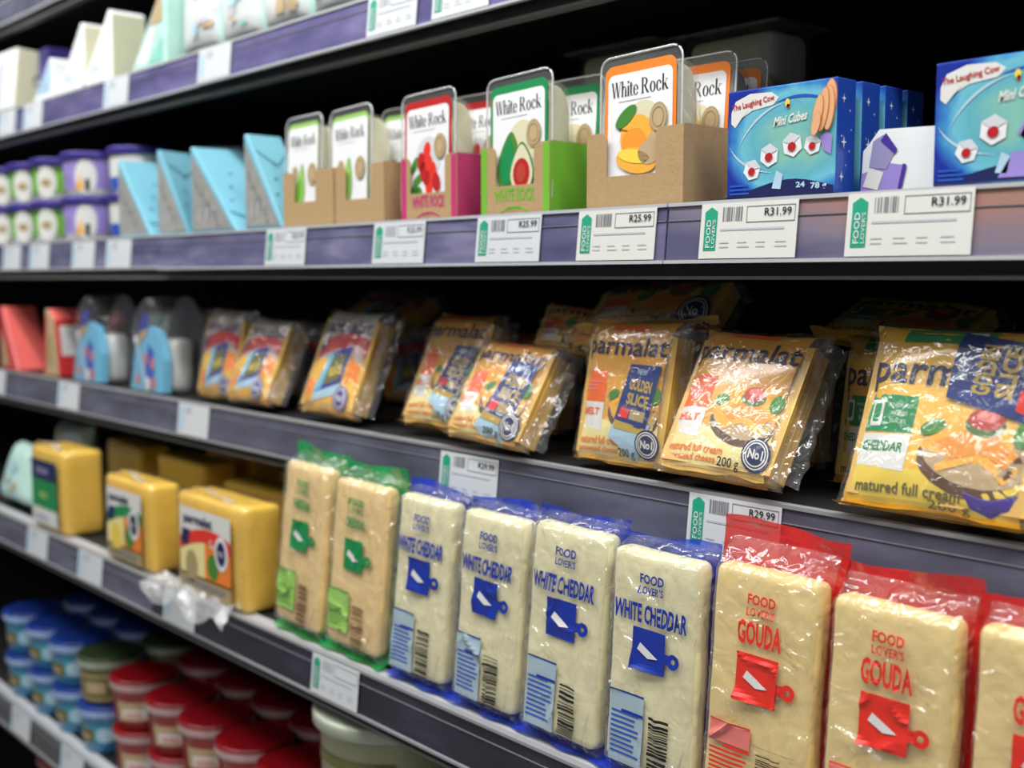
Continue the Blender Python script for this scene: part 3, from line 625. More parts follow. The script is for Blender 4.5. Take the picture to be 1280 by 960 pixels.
def slice_pack(label, kind, x, y, lean, roll=0, yaw=0, w=.112, h=.118, T=.032, seed=1, lift=0, win=True, group='processed cheese slice packs', dark=False, rot=None):
    th = thing('cheese_slices', label, 'cheese', (x, y, Z3 + T * math.sin(R(max(lean, 0))) + .001 + lift), rot or (-lean, roll, yaw), group)
    S = pillow(w, h, T, seed, .11)
    base = dict(melt='wrap_orange', white='wrap_silver', cheddar='wrap_gold')[kind]
    def mf(a, c): return 'film_soft' if a > .90 or a < .05 else base
    b = MB(); b.grid(lambda a, c: S((a - .5) * w, c * h, 0), 30, 26, base, mf); b.build('wrapper', th, True)
    b = MB(); b.grid(lambda a, c: S((.5 - a) * w, c * h, 0, 1), 14, 12, base, lambda a, c: 'film_soft' if a < .12 else base); b.build('wrapper_back', th, True)
    b = MB(); n = 9
    for k in range(n):
        y0 = T * .14 + k * T * .72 / n; j = .0015 * nz(k * 2.2, seed, 1); b.box(-w * .43 + j, y0, h * .06, w * .445 + j, y0 + T * .72 / n * .72, h * .90, 'slice')
    b.build('slices', th)
    p = Print(lambda u, v, o: S(u, v, o), .00022)
    if kind == 'melt':
        p.rect(-w * .44, h * .02, w * .40, h * .30, 'print_pale_yellow', 1, 18, 8)
        p.text('parmalat', -w * .02, h * .80, w * .84, h * .175, 'print_navy', 4, bold=.012, shear=.1)
        p.rect(-w * .44, h * .42, -w * .17, h * .64, 'print_melt_orange', 2, 3, 3); p.quad([(-w * .44, h * .26), (-w * .17, h * .22), (-w * .17, h * .42), (-w * .44, h * .42)], 'print_offwhite', 2, 3)
        p.text('MELT', -w * .31, h * .355, w * .20, h * .05, 'print_melt_orange', 3, bold=.03); p.lines(-w * .40, h * .50, -w * .21, h * .58, 3, 'print_salmon', 3, .4, 2)
        sandwich(p, (w * .13, h * .42), w * .50, 2)
        if win: window(p, (w * .17, h * .47), w * .345, -6, 9)
        p.text('matured full cream', -w * .17, h * .16, w * .46, h * .055, 'print_orange', 3, bold=.02); p.text('processed cheese', -w * .19, h * .095, w * .42, h * .055, 'print_orange', 3, bold=.02)
        p.text('200 g', w * .13, h * .085, w * .17, h * .075, 'print_ink_black', 12, bold=.015); badge(p, w * .33, h * .17, w * .11)
        p.rect(-w * .20, h * .93, w * .16, h * .965, 'print_melt_orange', 2, 5, 1)
    elif kind == 'white':
        p.rect(-w * .45, h * .0, w * .44, h * .50, 'wrap_gold', 1, 18, 10)
        p.text('parmalat', 0, h * .80, w * .80, h * .17, 'print_navy', 4, bold=.015, shear=.1)
        for i in range(10):
            f = lambda k: h * (.40 + .22 * math.sin(math.pi * (.05 + .72 * k))); k0, k1 = i / 10, (i + 1) / 10; u0, u1 = -w * .46 + .92 * w * k0, -w * .46 + .92 * w * k1
            p.quad([(u0, f(k0)), (u1, f(k1)), (u1, f(k1) + h * .15), (u0, f(k0) + h * .15)], 'print_red', 3, 2)
        p.text('cheddar', w * .26, h * .64, w * .26, h * .05, 'print_offwhite', 4, rot=-10)
        for k in range(3): p.rect(-w * .43 + k * w * .06, h * .50 + k * h * .04, -w * .39 + k * w * .06, h * .64 + k * h * .04, 'print_navy', 4, 1, 2, skew=w * .05)
        p.quad([(-w * .20, h * .18), (w * .18, h * .30), (w * .22, h * .66), (-w * .10, h * .56)], 'print_royal', 4); p.quad([(-w * .14, h * .24), (w * .14, h * .32), (w * .17, h * .58), (-w * .06, h * .52)], 'print_olive', 5)
        p.quad([(-w * .22, h * .18), (-w * .12, h * .22), (-w * .04, h * .56), (-w * .10, h * .56)], 'print_sky', 6, 2); p.quad([(-w * .22, h * .10), (w * .20, h * .20), (w * .20, h * .30), (-w * .20, h * .18)], 'print_paleblue', 4, 2)
        p.text('SLICE', w * .05, h * .40, w * .20, h * .08, 'print_yellow', 6, rot=14, bold=.03)
        p.poly([(w * .22, h * .30), (w * .42, h * .32), (w * .40, h * .50), (w * .24, h * .56)], 'print_orange', 3)
        p.rect(-w * .42, h * .16, -w * .24, h * .30, 'print_orange', 2); p.text('200 g', -w * .30, h * .08, w * .2, h * .05, 'print_sealbrown', 3); badge(p, w * .26, h * .16, w * .12, 'print_purple')
    else:
        p.rect(-w * .44, h * .01, w * .42, h * .22, 'print_yellow', 1, 18, 8)
        p.rect(-w * .30, h * .90, w * .16, h * .985, 'print_green', 2, 5, 2); p.rect(w * .02, h * .91, w * .11, h * .975, 'print_offwhite', 3, 2, 2); p.text('E3', w * .065, h * .942, w * .06, h * .045, 'print_green', 4, bold=.03)
        p.text('parmalat', -w * .02, h * .72, w * .82, h * .21, 'print_navy', 3, bold=.015, shear=.06)
        p.rect(-w * .43, h * .40, -w * .14, h * .60, 'print_green', 2, 3, 3); p.rrect(-w * .40, h * .43, -w * .32, h * .57, .002, 'print_offwhite', 3); p.rrect(-w * .385, h * .45, -w * .335, h * .55, .002, 'print_green', 4)
        for k, t in enumerate(('INDIVIDUALLY', 'WRAPPED', 'SLICES')): p.text(t, -w * .225, h * .545 - k * h * .042, w * (.14 if k == 0 else .09), h * .020, 'print_offwhite', 3)
        p.quad([(-w * .43, h * .22), (-w * .14, h * .20), (-w * .14, h * .39), (-w * .43, h * .39)], 'print_offwhite', 2, 3); p.text('CHEDDAR', -w * .29, h * .325, w * .25, h * .055, 'print_green', 3, bold=.03)
        sandwich(p, (w * .17, h * .37), w * .52, 2)
        if win: window(p, (w * .26, h * .72), w * .36, 84, 9)
        p.text('matured full cream', -w * .12, h * .115, w * .54, h * .06, 'print_olive', 3, bold=.02); p.text('200 g', w * .10, h * .055, w * .20, h * .055, 'print_olive', 3); p.poly([(w * .16, h * .14), (w * .42, h * .17), (w * .38, h * .09), (w * .30, h * .04), (w * .2, h * .07)], 'print_purple', 3)
    p.build('printing', th)
    def ov(a, c):
        x_, y_, z_ = S((a - .5) * w, c * h, .0042)
        rg = lambda k, q, o_: max(0.0, 1 - 5 * abs(nz(a * k + c * q, seed + o_, c * k - a * q, 2.6))) ** 2
        return (x_, y_ - .0022 * rg(1, .6, 0) - .0016 * rg(1.6, -.8, 3), z_)
    b = MB(); b.grid(ov, 44, 44, 'film_crisp'); b.build('overwrap', th, True)
    def lip(a, c):
        x_, y_, z_ = S((a - .5) * w * .97, h * .012, 0)
        fl = .55 + .45 * abs(2 * a - 1) ** 2
        return (x_ * (1 + .04 * c), y_ - .010 * c * fl + .0015 * math.sin(a * 23 + seed) * c, max(.0006, z_ + .002 * math.sin(a * 9 + seed) * c))
    b = MB(); b.grid(lip, 22, 4, 'wrap_gold' if kind != 'melt' else 'wrap_amber'); b.build('bottom_seal', th, True)
    # loose clear film puffed past the right side
    b = MB(); b.grid(lambda a, c: (w * .44 + .013 * a + .003 * nz(a * 3, c * 9, seed), T * .35 + T * .5 * a + .006 * nz(a * 4, c * 8, seed + 2), h * (.06 + .92 * c) ), 6, 18, 'film_soft'); b.build('side_film', th, True)
    return th
slice_pack('silver topped slice pack with red band, leftmost beside the blue arched packs', 'white', -1.402, .022, 11, seed=1, roll=1)
slice_pack('silver topped slice pack with red band, middle of three', 'white', -1.294, .006, 24, seed=2, roll=1, h=.112)
slice_pack('silver topped slice pack with red band, rightmost of three', 'white', -1.116, .008, 22, seed=3, w=.120, h=.126, roll=1)
slice_pack('orange slice pack with blue flash, leftmost of the orange packs', 'melt', -0.944, .026, 25, seed=4, w=.112, h=.128)
slice_pack('orange slice pack slumped forward with white glare, above a hanging ticket', 'melt', -0.822, -.010, 29, seed=5, w=.124, h=.104, yaw=-3, roll=2)
slice_pack('upright orange slice pack with blue promotional flash in the centre', 'melt', -0.668, .012, 11, seed=6, w=.112, h=.124)
slice_pack('orange slice pack with open sandwich picture and no blue flash', 'melt', -0.552, -.008, 30, seed=8, w=.120, h=.126, win=False, roll=1)
slice_pack('gold slice pack with green square, nearest the right edge', 'cheddar', -0.374, -.008, 21, seed=9, w=.142, h=.130)
slice_pack('gold slice pack turned sideways behind the sandwich picture pack', 'cheddar', -0.452, .080, 8, seed=10, w=.118, h=.116, yaw=-6)
# packs lying in the shade on the rows behind
G = 'slice packs in the shaded rows behind'
slice_pack('crumpled orange slice pack folded behind the slumped pack', 'melt', -0.784, .074, 0, seed=14, lift=.093, rot=(-24, 4, -3), w=.132, h=.050, T=.030, group=G, win=False)
slice_pack('orange slice pack lying on top behind the upright flash pack', 'melt', -0.690, .072, 0, seed=15, lift=.126, rot=(-48, -4, 3), w=.165, h=.052, T=.024, group=G, win=False)
slice_pack('shaded slice pack lying at the back above the sandwich picture pack', 'cheddar', -0.49, .13, 0, seed=16, lift=.118, rot=(-64, 4, -6), w=.14, h=.07, T=.02, group=G, win=False)
slice_pack('silver slice pack lying on the row behind the red banded packs', 'white', -1.16, .10, 0, seed=17, lift=.110, rot=(-60, 4, 5), w=.13, h=.08, T=.022, group=G, win=False)
for i, (x, y, k) in enumerate(((-1.30, .105, 'white'), (-1.02, .105, 'white'), (-0.90, .12, 'melt'), (-0.775, .135, 'melt'), (-0.60, .13, 'melt'), (-0.33, .10, 'cheddar'), (-0.25, .17, 'cheddar'), (-1.2, .19, 'white'), (-.84, .21, 'melt'), (-.66, .21, 'melt'), (-.5, .21, 'cheddar'))):
    slice_pack('shaded slice pack standing ' + ('behind the left silver pack', 'right behind the rightmost silver pack', 'behind the leftmost orange pack', 'behind the slumped pack', 'behind the sandwich picture pack', 'behind the gold pack', 'furthest right at the back', 'at the back behind the silver packs', 'at the back behind the slumped pack', 'at the back behind the upright flash pack', 'at the back behind the sideways gold pack')[i], k, x, y, rnd.uniform(4, 9), seed=40 + i, yaw=rnd.uniform(-5, 5), h=.104, win=False, group=G)

# ------------------------------------------------------------------ cartons of cheese in printed sleeves (second shelf)
Z2 = 1.3075
def half_moon(name, label, fruit, x, y, lean=3, roll=0, yaw=0, w=.088, h=.122, lift=.003, group='cheese packs in sleeves'):
    th = thing(name, label, 'cheese', (x, y, Z2 + lift + .001), (-lean, roll, yaw), group)
    C = dict(mango='print_orange', avo='print_green', berry='print_red', pear='print_lightgreen')[fruit]
    p = Print(lambda u, v, o: (u, .0008 - o, v), .0003)
    r = .010
    b = MB(); q = Print(lambda u, v, o: (u, o, v)); q.rrect(-w / 2, 0, w / 2, h, r, 'plastic_clear', 0)
    n0 = len(q.v); b.v = [(x_, 0.0014, z_) for x_, y_, z_ in q.v]; b.f = q.f; b.m = q.m; b.names = q.names
    o = b.build('tray_flange', th)
    # raised bead round the flange edge
    pts = []
    for (cx, cy, a0) in ((w / 2 - r, r, -90), (w / 2 - r, h - r, 0), (-w / 2 + r, h - r, 90), (-w / 2 + r, r, 180)):
        for k in range(5): a = R(a0 + 22.5 * k); pts.append((cx + r * math.cos(a), .001, cy + r * math.sin(a)))
    b = MB(); b.tube(pts + [pts[0]], .0010, 'plastic_bead', 5); b.build('bead', o, True)
    m_ = .0055; bw, bt = (.0008, .005) if fruit == 'pear' else (.0036, .0075)
    p.rrect(-w / 2 + m_, 0.001, w / 2 - m_, h - m_ - .002, .008, C, 1); p.rrect(-w / 2 + m_ + bw, .003, w / 2 - m_ - bw, h - m_ - .002 - bt, .006, 'print_white', 2)
    p.didone(0, h * .775, w * .70, .0125, 'print_ink_black', 3); p.lines(-w * .26, h * .69, w * .3, h * .70, 1, 'print_ink_grey', 3, .5, 2)
    def pear(cx, cy, rx, ry, mat, lay, rot=0):
        pts = []
        for k in range(24):
            a = 2 * math.pi * k / 24; f = 1 - .42 * max(0, math.sin(a)) ** 1.2
            x_, y_ = rx * math.cos(a) * f, ry * (math.sin(a) if math.sin(a) < 0 else 1.35 * math.sin(a)); c_, d_ = math.cos(R(rot)), math.sin(R(rot)); pts.append((cx + x_ * c_ - y_ * d_, cy + x_ * d_ + y_ * c_))
        p.poly(pts, mat, lay)
    if fruit == 'mango':
        p.ell(0.004, h * .50, .021, .022, 'print_cream', 3); p.ell(-.002, h * .44, .0185, .0185, 'print_amber', 4); p.ell(-.005, h * .405, .0135, .012, 'print_mango', 5)
        p.ell(-.014, h * .585, .0135, .006, 'print_leaf', 5, 35); p.rect(-.022, h * .50, -.010, h * .515, 'print_brown', 4, rise=-.003)
        p.ell(-.002, h * .285, .0225, .0105, 'print_amber', 6, -10); p.ell(-.005, h * .315, .018, .0055, 'print_yellow', 7, -12); p.ell(.012, h * .33, .012, .010, 'print_tan', 7); p.ell(.018, h * .40, .008, .008, 'print_tan', 6)
    elif fruit == 'avo':
        p.ell(.006, h * .48, .020, .022, 'print_cream', 3); pear(-.012, h * .32, .0165, .024, 'print_leaf', 4, -6); pear(-.014, h * .34, .010, .018, 'print_green', 5, -6)
        pear(.006, h * .27, .0165, .0205, 'print_leaf', 6); pear(.006, h * .27, .0150, .0188, 'print_cream', 7); p.ell(.006, h * .265, .0110, .0135, 'print_red', 8); p.ell(.006, h * .265, .0065, .0085, 'print_tomato', 9)
    elif fruit == 'berry':
        p.ell(.002, h * .46, .020, .022, 'print_ticket', 3)
        for k, (a, c) in enumerate(((0, .52), (-.009, .44), (.004, .42), (.0, .32), (.010, .35), (.016, .26), (.004, .24), (-.005, .36))): p.ell(a, h * c, .0058, .0095, 'print_red' if k % 2 else 'print_gouda_red', 4 + k % 3, 10 * (k % 3 - 1))
        for a, c, ro in ((-.020, .42, 60), (-.014, .30, 30), (-.016, .22, -20), (-.022, .2, 10)): p.ell(a, h * c, .009, .0042, 'print_leaf', 4, ro)
    else:
        pear(-.004, h * .30, .0100, .0235, 'print_leaf', 3, -6); pear(-.004, h * .30, .0090, .022, 'print_lightgreen', 4, -6); pear(-.006, h * .29, .0050, .014, 'print_lime', 5, -6); p.ell(-.016, h * .48, .006, .008, 'print_sealbrown', 4)
    p.ell(.0215, h * .545 if fruit != 'pear' else h * .45, .0095, .0125, 'print_sealbrown', 6); p.ring(.0215, h * .545 if fruit != 'pear' else h * .45, .0105, .0085, 'print_tan', 7, asp=.8); p.ell(.0215, h * .545 if fruit != 'pear' else h * .45, .005, .007, 'print_tan', 7)
    p.build('sleeve_print', th)
    # cheese half-moon in the clear tray behind the sleeve
    def moon(rx, ry, rz, g):
        def fn(a, c):
            t = math.pi * (a - .5); s = math.pi * c
            k = lambda v: math.copysign(abs(v) ** .45, v)
            return (rx * k(math.sin(t)) , .002 + ry * k(math.cos(t)) * max(0, k(math.sin(s))) + g * nz(a * 9, c * 9, x * 20), .056 - rz * k(math.cos(s)) )
        return fn
    b = MB(); b.grid(moon(w / 2 - .006, .036, .052, .0014), 20, 16, 'white_cheese'); b.build('cheese', th, True)
    b = MB(); b.grid(moon(w / 2 - .003, .039, .055, 0), 16, 12, 'film_clear'); b.build('clear_tray', th, True)
    return th
def carton(label, x, w, side='kraft', front='kraft', notch=(-.02, .02, .035), dep=.17, h=.062, y=.012, yaw=0, words=None, edge=None):
    """open-topped card tray with a cut-out in its front wall"""
    th = thing('display_carton', label, 'carton', (x, y, Z2), (0, 0, yaw), 'display cartons')
    a, b_, d = notch; t = .0012; hw = w / 2; r = .006; z0 = h - d
    arc = lambda cx, cz, a0, a1: [(cx + r * math.cos(R(a0 + (a1 - a0) * k / 4)), cz + r * math.sin(R(a0 + (a1 - a0) * k / 4))) for k in range(5)]
    m = MB()
    def strip(pts, mat): m.prism(pts, 0, t, mat)
    fm = front
    strip([(-hw, 0), (hw, 0), (hw, z0), (b_, z0), (a, z0), (-hw, z0)], fm)
    strip([(-hw, z0), (a, z0)] + arc(a - r, h - r, 0, 90) + [(-hw, h)], fm)
    strip([(b_, z0), (hw, z0), (hw, h)] + arc(b_ + r, h - r, 90, 180), fm)
    if edge:
        for u in (-hw, hw - .008): m.box(u, -.0003, .001, u + .008, 0, h - .001, edge)
    m.build('front_wall', th)
    for s in (-1, 1):
        m = MB(); x0 = s * hw; m.box(min(x0, x0 - s * t), t, 0, max(x0, x0 - s * t), dep, h, side); m.box(min(x0, x0 - s * t), t, h, max(x0, x0 - s * t), dep, h + .0007, 'kraft'); m.build('side_wall', th)
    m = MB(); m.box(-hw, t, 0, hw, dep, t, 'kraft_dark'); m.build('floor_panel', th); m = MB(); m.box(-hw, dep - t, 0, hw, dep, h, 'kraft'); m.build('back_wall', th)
    if words:
        p = Print(flat); p.text('WHITE ROCK', 0, .0165, w * .60, .012, words, 1, arc=.12, bold=.03); p.ring(0, -.012, .0195, .0180, words, 1, n=40, asp=1.4)
        p.v = [(a_, b1, max(c_, .0012)) for a_, b1, c_ in p.v]
        p.text('ENJOY', 0, .0045, .018, .0035, words, 1)
        p.build('printing', th)
    return th
carton('plain kraft carton with one round cut-out, left of two holding pear cheese', -1.140, .104, notch=(-.028, .016, .034))
half_moon('cheese_pack', 'pear cheese pack in the left kraft carton', 'pear', -1.158, .0145, 3, w=.076, roll=-1)
half_moon('cheese_pack', 'pear cheese pack behind the left one, its sleeve hidden', 'pear', -1.14, .062)
carton('plain kraft carton with one round cut-out, right of two holding pear cheese', -1.038, .090, notch=(-.026, .022, .036))
half_moon('cheese_pack', 'pear cheese pack in the right kraft carton', 'pear', -1.062, .0145, 3, w=.080, roll=-2)
half_moon('cheese_pack', 'pear cheese pack at the back of the right kraft carton', 'pear', -1.025, .058)
half_moon('cheese_pack', 'pear cheese pack third in line in the right kraft carton', 'pear', -1.020, .10)
carton('kraft carton with pink sides and dark pink lettering', -0.918, .088, 'print_pink', 'kraft', notch=(-.030, .026, .036), words='print_pink', edge='print_pink')
half_moon('cheese_pack', 'berry cheese pack with red bordered sleeve in front of the pink carton', 'berry', -0.924, .0145, 2, w=.086, roll=-1.5)
half_moon('cheese_pack', 'berry cheese pack behind in the pink carton', 'berry', -0.905, .060)
half_moon('cheese_pack', 'berry cheese pack third in line in the pink carton', 'berry', -0.900, .10)
carton('kraft carton with bright green sides and green lettering', -0.791, .092, 'print_lime', 'kraft', notch=(-.026, .026, .036), words='print_lime', edge='print_lime')
half_moon('cheese_pack', 'avocado cheese pack with green bordered sleeve in front of the green carton', 'avo', -0.789, .0145, 2, roll=-2)
half_moon('cheese_pack', 'avocado cheese pack behind in the green carton', 'avo', -0.780, .066)
half_moon('cheese_pack', 'avocado cheese pack third in line in the green carton', 'avo', -0.778, .11)
carton('widest kraft carton holding the mango cheese', -0.6465, .105, notch=(-.030, .024, .036))
half_moon('cheese_pack', 'mango cheese pack with orange bordered sleeve standing out of its carton', 'mango', -0.643, .0145, 2, roll=-1.5, lift=-.001 + .003)
half_moon('cheese_pack', 'mango cheese pack second in line in the widest carton', 'mango', -0.634, .064, 4)
half_moon('cheese_pack', 'mango cheese pack third in line in the widest carton', 'mango', -0.636, .108, 4)
# tubs of cheese far at the back of the eye-level shelf
def back_tub(x, y, z, label):
    th = thing('cheese_tub', label, 'tub', (x, y, z), group='shaded tubs at the back of the eye-level shelf')
    b = MB(); b.rbox(-.05, -.03, 0, .05, .03, .05, .012, 'white_cheese', 3); b.build('cheese', th, True)
    b = MB(); b.rbox(-.055, -.034, -.002, .055, .034, .055, .013, 'film_clear', 3); b.build('tray', th, True)
    b = MB(); b.rbox(-.064, -.042, .052, .064, .042, .056, .0019, 'plastic_clear', 3); b.build('lid', th)
for i, (x, z, l) in enumerate(((-.845, Z2 + .002, 'lower'), (-.845, Z2 + .064, 'middle'), (-.845, Z2 + .126, 'topmost'), (-.69, Z2 + .002, 'lower'), (-.69, Z2 + .060, 'middle'), (-.69, Z2 + .118, 'topmost'))):
    back_tub(x, .23 if x < -.7 else .22, z, 'shaded cheese tub, %s of the stack behind the %s' % (l, 'green carton' if x < -.7 else 'mango carton'))

# ------------------------------------------------------------------ blue boxes of cheese cubes
def cube_box(label, x, y, yaw=0, front=True, variant=0, w=.094, h=.080, d=.024, z=Z2 + .0008):
    th = thing('cheese_box', label, 'box', (x, y, z), (0, 0, yaw), 'blue boxes of cheese cubes')
    b = MB(); b.rbox(-w / 2, 0, 0, w / 2, d, h, .0012, 'box_side_blue', 1, None, lambda ax, s: 'box_front_print' if ax == 1 and s == 0 else 'box_side_blue'); b.build('carton', th)
    sd = Print(lambda u, v, o: (w / 2 + o, u, v), .0003)
    for a, c, r_ in ((.008, .066, .0028), (.016, .058, .0012), (.006, .040, .0012), (.009, .036, .0036), (.016, .030, .0010), (.007, .012, .0030), (.012, .020, .0010), (.018, .045, .0009)):
        sd.poly([(a + r_ * (1 if k % 2 == 0 else .28) * math.cos(math.pi * k / 4), c + r_ * 1.3 * (1 if k % 2 == 0 else .28) * math.sin(math.pi * k / 4)) for k in range(8)], 'print_white', 1, 1)
    sd.build('side_print', th)
    if not front: return th
    p = Print(flat, .0003); W = w
    p.poly([(-w * .46, h * .70), (-w * .46, h * .80), (-w * .42, h * .90), (-w * .28, h * .955), (-w * .08, h * .945), (-w * .01, h * .89), (-w * .06, h * .83), (-w * .26, h * .80), (-w * .36, h * .74), (-w * .42, h * .66)], 'print_offwhite', 1)
    p.text('The Laughing Cow', -w * .25, h * .862, w * .40, h * .070, 'print_red', 2, rot=7, bold=.02)
    p.text('Mini Cubes', w * .10, h * .69, w * .30, h * .085, 'print_offwhite', 2, rot=6, shear=.3, bold=.03); p.ell(w * .07, h * .83, .002, .003, 'print_yellow', 2); p.ell(w * .075, h * .80, .0012, .0018, 'print_red', 2)
    for (cx_, cy_, ra, rb, a0, a1, m_) in ((.10, .10, .56, .74, 95, 150, 'print_paleblue'), (.16, .22, .60, .66, 60, 112, 'print_cobalt'), (.0, .62, .50, .40, 200, 262, 'print_paleblue')):
        for k in range(12):
            a, b1 = [R(a0 + (a1 - a0) * (k + e_) / 12) for e_ in (0, 1)]; t_ = .0010 * math.sin(math.pi * (k + .5) / 12)
            p.add([p.P(w * cx_ + (w * ra + q) * math.cos(t1), h * cy_ + (h * rb + q) * math.sin(t1), 1) for q, t1 in ((-t_, a), (t_, a), (t_, b1), (-t_, b1))], [(0, 1, 2, 3)], m_)
    def cube(cx, cy, s, rot, tint='print_white'):
        H = [(cx + s * math.cos(R(rot + 60 * k)), cy + s * math.sin(R(rot + 60 * k))) for k in range(6)]
        p.poly(H, tint, 2, 1); p.poly([(cx, cy), H[0], H[1], H[2]], 'print_ticket', 3, 1); p.ell(cx, cy - s * .15, s * .40, s * .36, 'print_red', 4, 25)
    if variant == 0:
        for cx, cy, s, ro in ((-.25, .26, .0078, 10), (-.09, .38, .0085, 25), (.12, .455, .0088, 40), (.30, .44, .0072, 15)): cube(w * cx, h * cy, s, ro)
        for k, (fx, fy, fa, fb, fr) in enumerate(((.455, .84, .0042, .0115, 0), (.44, .74, .0042, .015, 4), (.395, .73, .0040, .015, 8), (.355, .70, .0036, .013, 10), (.345, .61, .0032, .008, 14))):   # fingers holding a cube
            p.ell(w * fx, h * fy, fa * 1.15, fb * 1.04, 'print_orange', 3 + 2 * k, -fr); p.ell(w * fx, h * fy, fa, fb, 'print_skin', 4 + 2 * k, -fr)
        p.poly([(w * .36, h * .50), (w * .40, h * .38), (w * .46, h * .34), (w * .47, h * .50), (w * .42, h * .54)], 'print_lilac', 2)
    else:
        for cx, cy, s, ro in ((-.26, .27, .0078, 10), (-.08, .42, .0095, 25)): cube(w * cx, h * cy, s, ro)
        for P_, c_ in (([(.08, .38), (.28, .18), (.46, .34), (.40, .62), (.22, .64)], 'print_lilac'), ([(.10, .36), (.28, .18), (.28, .50), (.20, .60)], 'print_violetgrey'), ([(-.04, .04), (.20, .04), (.22, .22), (.06, .24)], 'print_lilac'), ([(.26, .03), (.48, .03), (.48, .28), (.30, .2)], 'print_purple')):
            p.poly([(w * a, h * c) for a, c in P_], c_, 2)
    for k in range(12):
        f = lambda q: h * (.10 + .055 * math.sin(q * 5.2 - 1.6)); q0, q1 = k / 12, (k + 1) / 12
        p.quad([(w * (-.485 + .97 * q0), h * .015), (w * (-.485 + .97 * q1), h * .015), (w * (-.485 + .97 * q1), f(q1)), (w * (-.485 + .97 * q0), f(q0))], 'print_navy', 1, 1)
    p.poly([(-w * .06, h * .08), (w * .02, h * .07), (w * .04, h * .20), (-w * .02, h * .24)], 'print_paleblue', 2, 1)
    p.text('78 g', w * .36, h * .075, w * .14, h * .07, 'print_paleblue', 2, bold=.03); p.text('24', w * .20, h * .10, w * .08, h * .05, 'print_paleblue', 2, bold=.03); p.lines(-w * .46, h * .04, -w * .26, h * .15, 3, 'print_cobalt', 2, .5, 4)
    p.build('front_print', th)
    return th
cube_box('blue cheese cube box with a hand picture, front of the left row', -0.5045, .012)
cube_box('blue cheese cube box second in the left row, starry side showing', -0.503, .041, front=False)
cube_box('blue cheese cube box third in the left row, starry side showing', -0.502, .070, front=False)
cube_box('blue cheese cube box fourth in the left row, deep in shade', -0.501, .099, front=False)
cube_box('blue cheese cube box with large violet cubes at the right edge', -0.336, .008, variant=1, h=.078)
cube_box('blue cheese cube box directly behind the right edge box', -0.335, .036, front=False, h=.078)
# torn display flap between the two rows
th = thing('display_flap', 'white torn card flap printed with violet cubes between the blue boxes', 'card', (-0.420, .030, Z2 + .0008), (-4, 0, -4))
b = MB(); b.prism([(-.030, 0), (.030, 0), (.030, .042), (-.018, .044), (-.026, .034), (-.030, .030)], 0, .0012, 'carton_white'); b.build('card', th)
p = Print(flat, .0003)
p.poly([(-.030, .001), (.002, .001), (.004, .018), (-.008, .020), (-.030, .014)], 'print_lilac', 1); p.poly([(-.024, .018), (-.010, .016), (-.004, .028), (-.014, .040), (-.022, .036)], 'print_violetgrey', 2)
p.poly([(-.016, .036), (-.004, .026), (-.002, .029), (-.012, .041)], 'print_purple', 3, 1); p.poly([(.000, .001), (.003, .001), (.006, .018), (.003, .019)], 'print_purple', 3, 1); p.poly([(-.028, .005), (-.016, .002), (-.012, .014), (-.024, .018)], 'print_offwhite', 2)
p.build('printing', th)

# ------------------------------------------------------------------ triangular wedge packs
def wedge(name, label, pts, dep, face, sides, loc, yaw=0, marks=None, group=None, lean=0, cat='cheese'):
    th = thing(name, label, cat, loc, (-lean, 0, yaw), group)
    b = MB(); b.prism(pts, 0, dep, face, sides); o = b.build('box', th)
    bv = o.modifiers.new('soft', 'BEVEL'); bv.width = .0022; bv.segments = 2
    if marks:
        p = Print(flat, .0004); marks(p); p.build('printing', th)
    return th
def foil_marks(w, h, seed, rot):
    def f(p):
        g = random.Random(seed)
        p.poly([(w * .035, h * .035), (w * .90, h * .035), (w * .05, h * .90), (w * .035, h * .90)], 'foil_silver', 1, 3)
        for k in range(4):
            a = .16 + .13 * k; p.rect(w * a, h * (.48 - .12 * k), w * (a + .035), h * (.60 - .12 * k), 'print_ink_mid', 2, 1, 1, skew=-w * .05)
            p.rect(w * (a + .02), h * (.42 - .12 * k), w * (a + .075), h * (.45 - .12 * k), 'print_ink_mid', 2, 1, 1)
        for k in range(3): p.rect(w * (.16 + .16 * k), h * (.12 + .02 * k), w * (.2 + .16 * k), h * .28, 'print_ink_grey', 2, 1, 1, skew=w * .03)
    return f
WG = 'light blue wedge packs'
def blue_wedge(label, x, w, h, dep, yaw, seed, fold):
    tri = [(0, 0), (w, 0), (0.007, h), (0, h)]
    th = wedge('cheese_wedge', label, tri, dep, 'wedge_blue', None, (x, .016, Z2 + .0008), yaw, foil_marks(w, h, seed, 0), WG)
    # folded flap lying on the slanted side
    P = lambda s, y, o: (w + (0.007 - w) * s + o * .75, y, h * s + o * .6)
    b = MB(); s0, s1 = fold
    v = [P(s1, .004, .0006), P(s1, dep - .004, .0006), P((s0 + s1) / 2, dep - .003, .0022), P(s0, dep * .5, .0022), P((s0 + s1) / 2, .003, .0022)]
    b.add(v, [(0, 4, 3, 2, 1)], 'wedge_blue'); b.build('flap', th)
    p = Print(lambda u, v_, o: P(v_, u, .0004 + o), .0003)
    for k in range(6): p.ell(dep * (.2 + .13 * k), .35 + .1 * ((k * 7) % 5) / 1.2, .0022, .012, 'print_navy', 1, n=8)
    tag(p.build('speckles', th), kind='stuff')
blue_wedge('light blue wedge pack with silver triangle, leftmost beside the lilac tubs', -1.662, .098, .112, .085, 3, 1, (.08, .28))
blue_wedge('light blue wedge pack turned to show its broad blue side, second from left', -1.532, .060, .116, .060, 18, 2, (.70, .97))
blue_wedge('light blue wedge pack with the widest silver triangle, third from left', -1.432, .122, .112, .075, 0, 3, (.10, .34))
blue_wedge('light blue wedge pack with a pointed flap, beside the kraft carton', -1.290, .085, .116, .050, 2, 4, (.66, .97))

